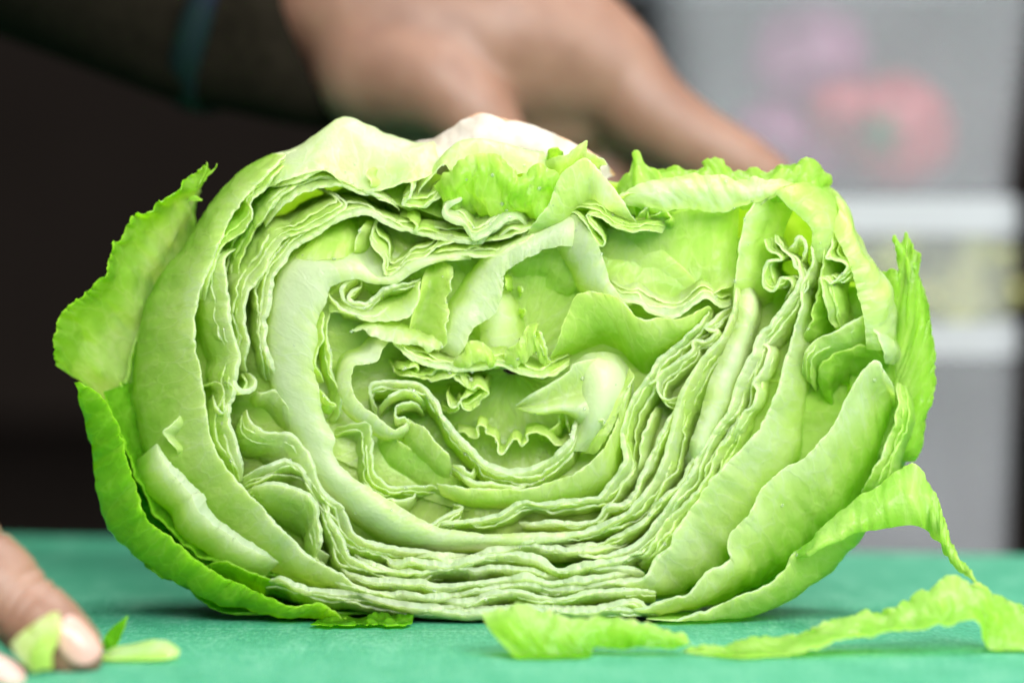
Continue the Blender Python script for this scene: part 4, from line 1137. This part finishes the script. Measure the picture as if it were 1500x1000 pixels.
# far hand, reaching behind the lettuce
fd = 1150
fh = empty('hand', tuple(W(600, 200, fd)[0]), 'blurred bare hand, forearm covered dark as if in shade, reaching behind the lettuce', 'hand')
skin_body('hand_body', [
    [(300, -150, fd + 60, 92), (420, -60, fd + 30, 100), (510, 5, fd, 115), (610, 55, fd, 138), (720, 60, fd, 140), (820, 80, fd + 20, 118), (890, 105, fd, 84)],
    [(600, 110, fd + 40, 120), (720, 130, fd + 60, 120), (820, 140, fd + 60, 100)],
    [(890, 105, fd, 80), (950, 165, fd - 20, 66), (1010, 205, fd - 20, 58), (1080, 240, fd - 20, 50), (1130, 268, fd - 20, 40)],
    [(560, 90, fd - 40, 110), (640, 120, fd - 120, 76), (690, 165, fd - 150, 62), (735, 230, fd - 150, 54), (770, 290, fd - 140, 44)],
    [(840, 110, fd + 60, 80), (885, 160, fd + 110, 58), (905, 240, fd + 110, 54), (870, 300, fd + 60, 48)],
    [(780, 110, fd + 120, 80), (800, 160, fd + 190, 56), (820, 250, fd + 190, 52), (780, 300, fd + 130, 46)],
    [(720, 110, fd + 150, 70), (720, 170, fd + 220, 52), (730, 250, fd + 230, 48), (690, 300, fd + 180, 42)],
], SKIN, fh)


def tube(name, path, radii, mat, parent, n=40, wob=0.05, thick=0.0, lean=0.0):
    vs, fs = [], []
    P = [W(x, y, d)[0] for x, y, d in path]
    m = len(P)
    for i in range(m):
        t = P[min(i + 1, m - 1)] - P[max(i - 1, 0)]
        t /= np.linalg.norm(t)
        s = np.cross(t, [0, 1, 0]); s /= np.linalg.norm(s)
        q = np.cross(s, t)
        for k in range(n):
            a = 2 * math.pi * k / n
            r = radii[i] * K * (1 + wob * math.sin(3 * a + i) + wob * 0.7 * math.sin(5 * a - i * 1.3))
            e_ = (s * math.cos(a) + q * math.sin(a)) * r
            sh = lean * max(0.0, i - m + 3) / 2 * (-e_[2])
            vs.append(P[i] + e_ + np.array([sh, 0, 0]))
    for i in range(m - 1):
        for k in range(n):
            fs.append((i * n + k, i * n + (k + 1) % n, (i + 1) * n + (k + 1) % n, (i + 1) * n + k))
    o = mesh_obj(name, vs, fs, mat, parent)
    if thick:
        md = o.modifiers.new('thick', 'SOLIDIFY'); md.thickness = thick
    return o


tube('forearm_shade', [(-260, -240, fd + 160), (0, -120, fd + 120), (180, -40, fd + 80), (300, 10, fd + 50), (400, 45, fd + 30), (455, 64, fd + 20)], [200, 190, 176, 168, 158, 146], FOREARM_SHADE, fh, thick=0.002, lean=0.75)  # dark tube in place of forearm shade; slanted end follows the shadow edge
tube('wristband', [(312, 14, fd + 48), (324, 19, fd + 46), (338, 24, fd + 44), (352, 29, fd + 40)], [172, 175, 174, 170], HEM, fh, thick=0.002, wob=0.02)

# ------------------------------------------------------------------ stacked tubs
TD = 2300     # units behind the cut plane


def tub_box(name, x0, x1, y0, y1, depth, mat, parent, taper=0.0, open_top=True, wall=0.0018, d=TD):
    a = W(x0, y1, d)[0]; b = W(x1, y0, d)[0]
    bm = bmesh.new()
    cx = (a[0] + b[0]) / 2; hw = (b[0] - a[0]) / 2
    yf = a[1]; z0, z1 = a[2], b[2]
    def loop(z, grow, inset=0.0):
        w2, y_0, y_1 = hw + grow - inset, yf - grow + inset, yf + depth + grow - inset
        r = 0.012; out = []
        for (sx, yy, a0) in ((1, y_0, -90), (1, y_1, 0), (-1, y_1, 90), (-1, y_0, 180)):
            ccx = cx + sx * (w2 - r); ccy = yy + (r if yy == y_0 else -r)
            for k in range(5):
                an = math.radians(a0 + k * 22.5)
                out.append(bm.verts.new((ccx + r * math.cos(an), ccy + r * math.sin(an), z)))
        return out
    L1 = loop(z0, 0); L2 = loop(z1, taper)
    loops = [L1, L2]
    if open_top:
        L3 = loop(z1, taper, wall); L4 = loop(z0 + wall, 0, wall)
        loops += [L3, L4]
    n = len(L1)
    for p, q in zip(loops[:-1], loops[1:]):
        for i in range(n):
            bm.faces.new((p[i], p[(i + 1) % n], q[(i + 1) % n], q[i]))
    bm.faces.new(L1[::-1])
    bm.faces.new(loops[-1])
    bmesh.ops.recalc_face_normals(bm, faces=bm.faces[:])
    vs = [v.co[:] for v in bm.verts]
    bm.verts.index_update()
    fs = [[v.index for v in f.verts] for f in bm.faces]
    bm.free()
    return mesh_obj(name, vs, fs, mat, parent, smooth=False)


X0, X1 = 985, 1496
# heights on the picture at that distance: bottom tub 525..840, lid 470..525, middle tub 345..470, lid 287..345, top tub 0..287
zc = W((X0 + X1) / 2, 800, TD)[0]
ZB = -0.0165
def make_tub(ytop_tub, ybot, lid, label, tp=0.002):
    c = W((X0 + X1) / 2, ybot, TD)[0]
    e = empty('food_tub', (float(c[0]), float(c[1]), float(c[2])), label, 'food tub', 'stacked plastic food tubs')
    tub_box('tub', X0 + 10, X1 - 8, ytop_tub, ybot, 0.11, TUB, e, taper=tp)
    if not lid:
        tub_box('rim', X0 - 50, X1 + 40, ytop_tub - 14, ytop_tub - 1, 0.12, LID, e, open_top=True)
    if lid:
        tub_box('lid', X0 - 4, X1 + 6, lid[0], lid[1], 0.114, LID, e, open_top=False)
    return e


by = 500 + DIST / K * (math.atan2(CAM[2] - ZB, TD * K + DIST) - PITCH)
make_tub(523.5, by - 0.5, (471.5, 522.5), 'frosted plastic tub at the bottom of the stack beside the lettuce')
make_tub(343.5, 470, (289.5, 342.5), 'frosted tub of pale green pieces in the middle of the stack')
make_tub(-60, 288, None, 'tall frosted tub with purple and red vegetables on top of the stack', tp=0.007)


def blob(name, x, y, d, r, mat, label, cat, squash=0.9, group=None, seed=1):
    bm = bmesh.new()
    bmesh.ops.create_icosphere(bm, subdivisions=4, radius=1)
    V = np.array([v.co[:] for v in bm.verts])
    n = vnoise(V * 1.6 + seed, seed)
    V = V * (1 + 0.16 * n)[:, None]
    V[:, 2] *= squash
    ang = np.arctan2(V[:, 1], V[:, 0])
    V[:, :2] *= (1 + 0.03 * np.cos(ang * 5))[:, None]
    c = W(x, y, d)[0]
    R = r * K * (DIST + d * K) / DIST
    bm.verts.index_update()
    fs = [[v.index for v in f.verts] for f in bm.faces]
    bm.free()
    o = mesh_obj(name, V * R, fs, mat, None)
    o.location = c
    tag(o, label, cat, group)
    return o, R


blob('red_onion', 1185, 95, TD + 190, 92, PURPLE, 'round purple onion showing dimly through the top tub', 'onion', seed=3)
blob('red_onion', 1178, 215, TD + 230, 70, PURPLE, 'smaller dark purple onion below the other in the top tub', 'onion', seed=5)
blob('red_onion', 1130, 200, TD + 150, 62, PURPLE, 'small onion at the left foot of the heap in the top tub', 'onion', seed=7)
blob('radish', 1232, 165, TD + 120, 55, RED, 'small red vegetable wedged between onion and tomato in the top tub', 'radish', seed=6)
t, R = blob('tomato', 1310, 195, TD + 180, 92, RED, 'red tomato with green stalk end seen through the top tub', 'tomato', seed=9)
vs = [(0, 0, 0)]
fs = []
for k in range(12):
    a = 2 * math.pi * k / 12
    rr = (0.5 if k % 2 == 0 else 0.16) * R
    vs.append((rr * math.cos(a), -0.10 * rr, rr * math.sin(a)))
for k in range(12):
    fs.append((0, 1 + k, 1 + (k + 1) % 12))
cal = mesh_obj('calyx', vs, fs, CALYX, None)
cal.parent = t
cal.location = (-0.32 * R, -0.985 * R, -0.05 * R)
md = cal.modifiers.new('thick', 'SOLIDIFY'); md.thickness = 0.002
# chopped greens in the middle tub
rng = random.Random(4)
vs, fs = [], []
for i in range(420):
    x = rng.uniform(X0 + 40, X1 - 34); y = rng.uniform(372, 462); d = TD + rng.uniform(40, 700)
    c = W(x, y, d)[0]
    s = rng.uniform(0.003, 0.007)
    u = np.array([rng.gauss(0, 1) for _ in range(3)]); u /= np.linalg.norm(u)
    v = np.cross(u, [0.3, 0.5, 0.8]); v /= np.linalg.norm(v)
    wv = np.cross(u, v)
    b = len(vs)
    for sx in (-1, 1):
        for sy in (-1, 1):
            for sz in (-1, 1):
                vs.append(c + u * sx * s + v * sy * s * 0.6 + wv * sz * s * 0.35)
    for q in ((0, 1, 3, 2), (4, 6, 7, 5), (0, 4, 5, 1), (2, 3, 7, 6), (0, 2, 6, 4), (1, 5, 7, 3)):
        fs.append([b + k for k in q])
ch = mesh_obj('chopped_greens', vs, fs, CHOP, None, smooth=False)
tag(ch, 'pale green chopped pieces filling the middle tub', 'greens', kind='stuff')
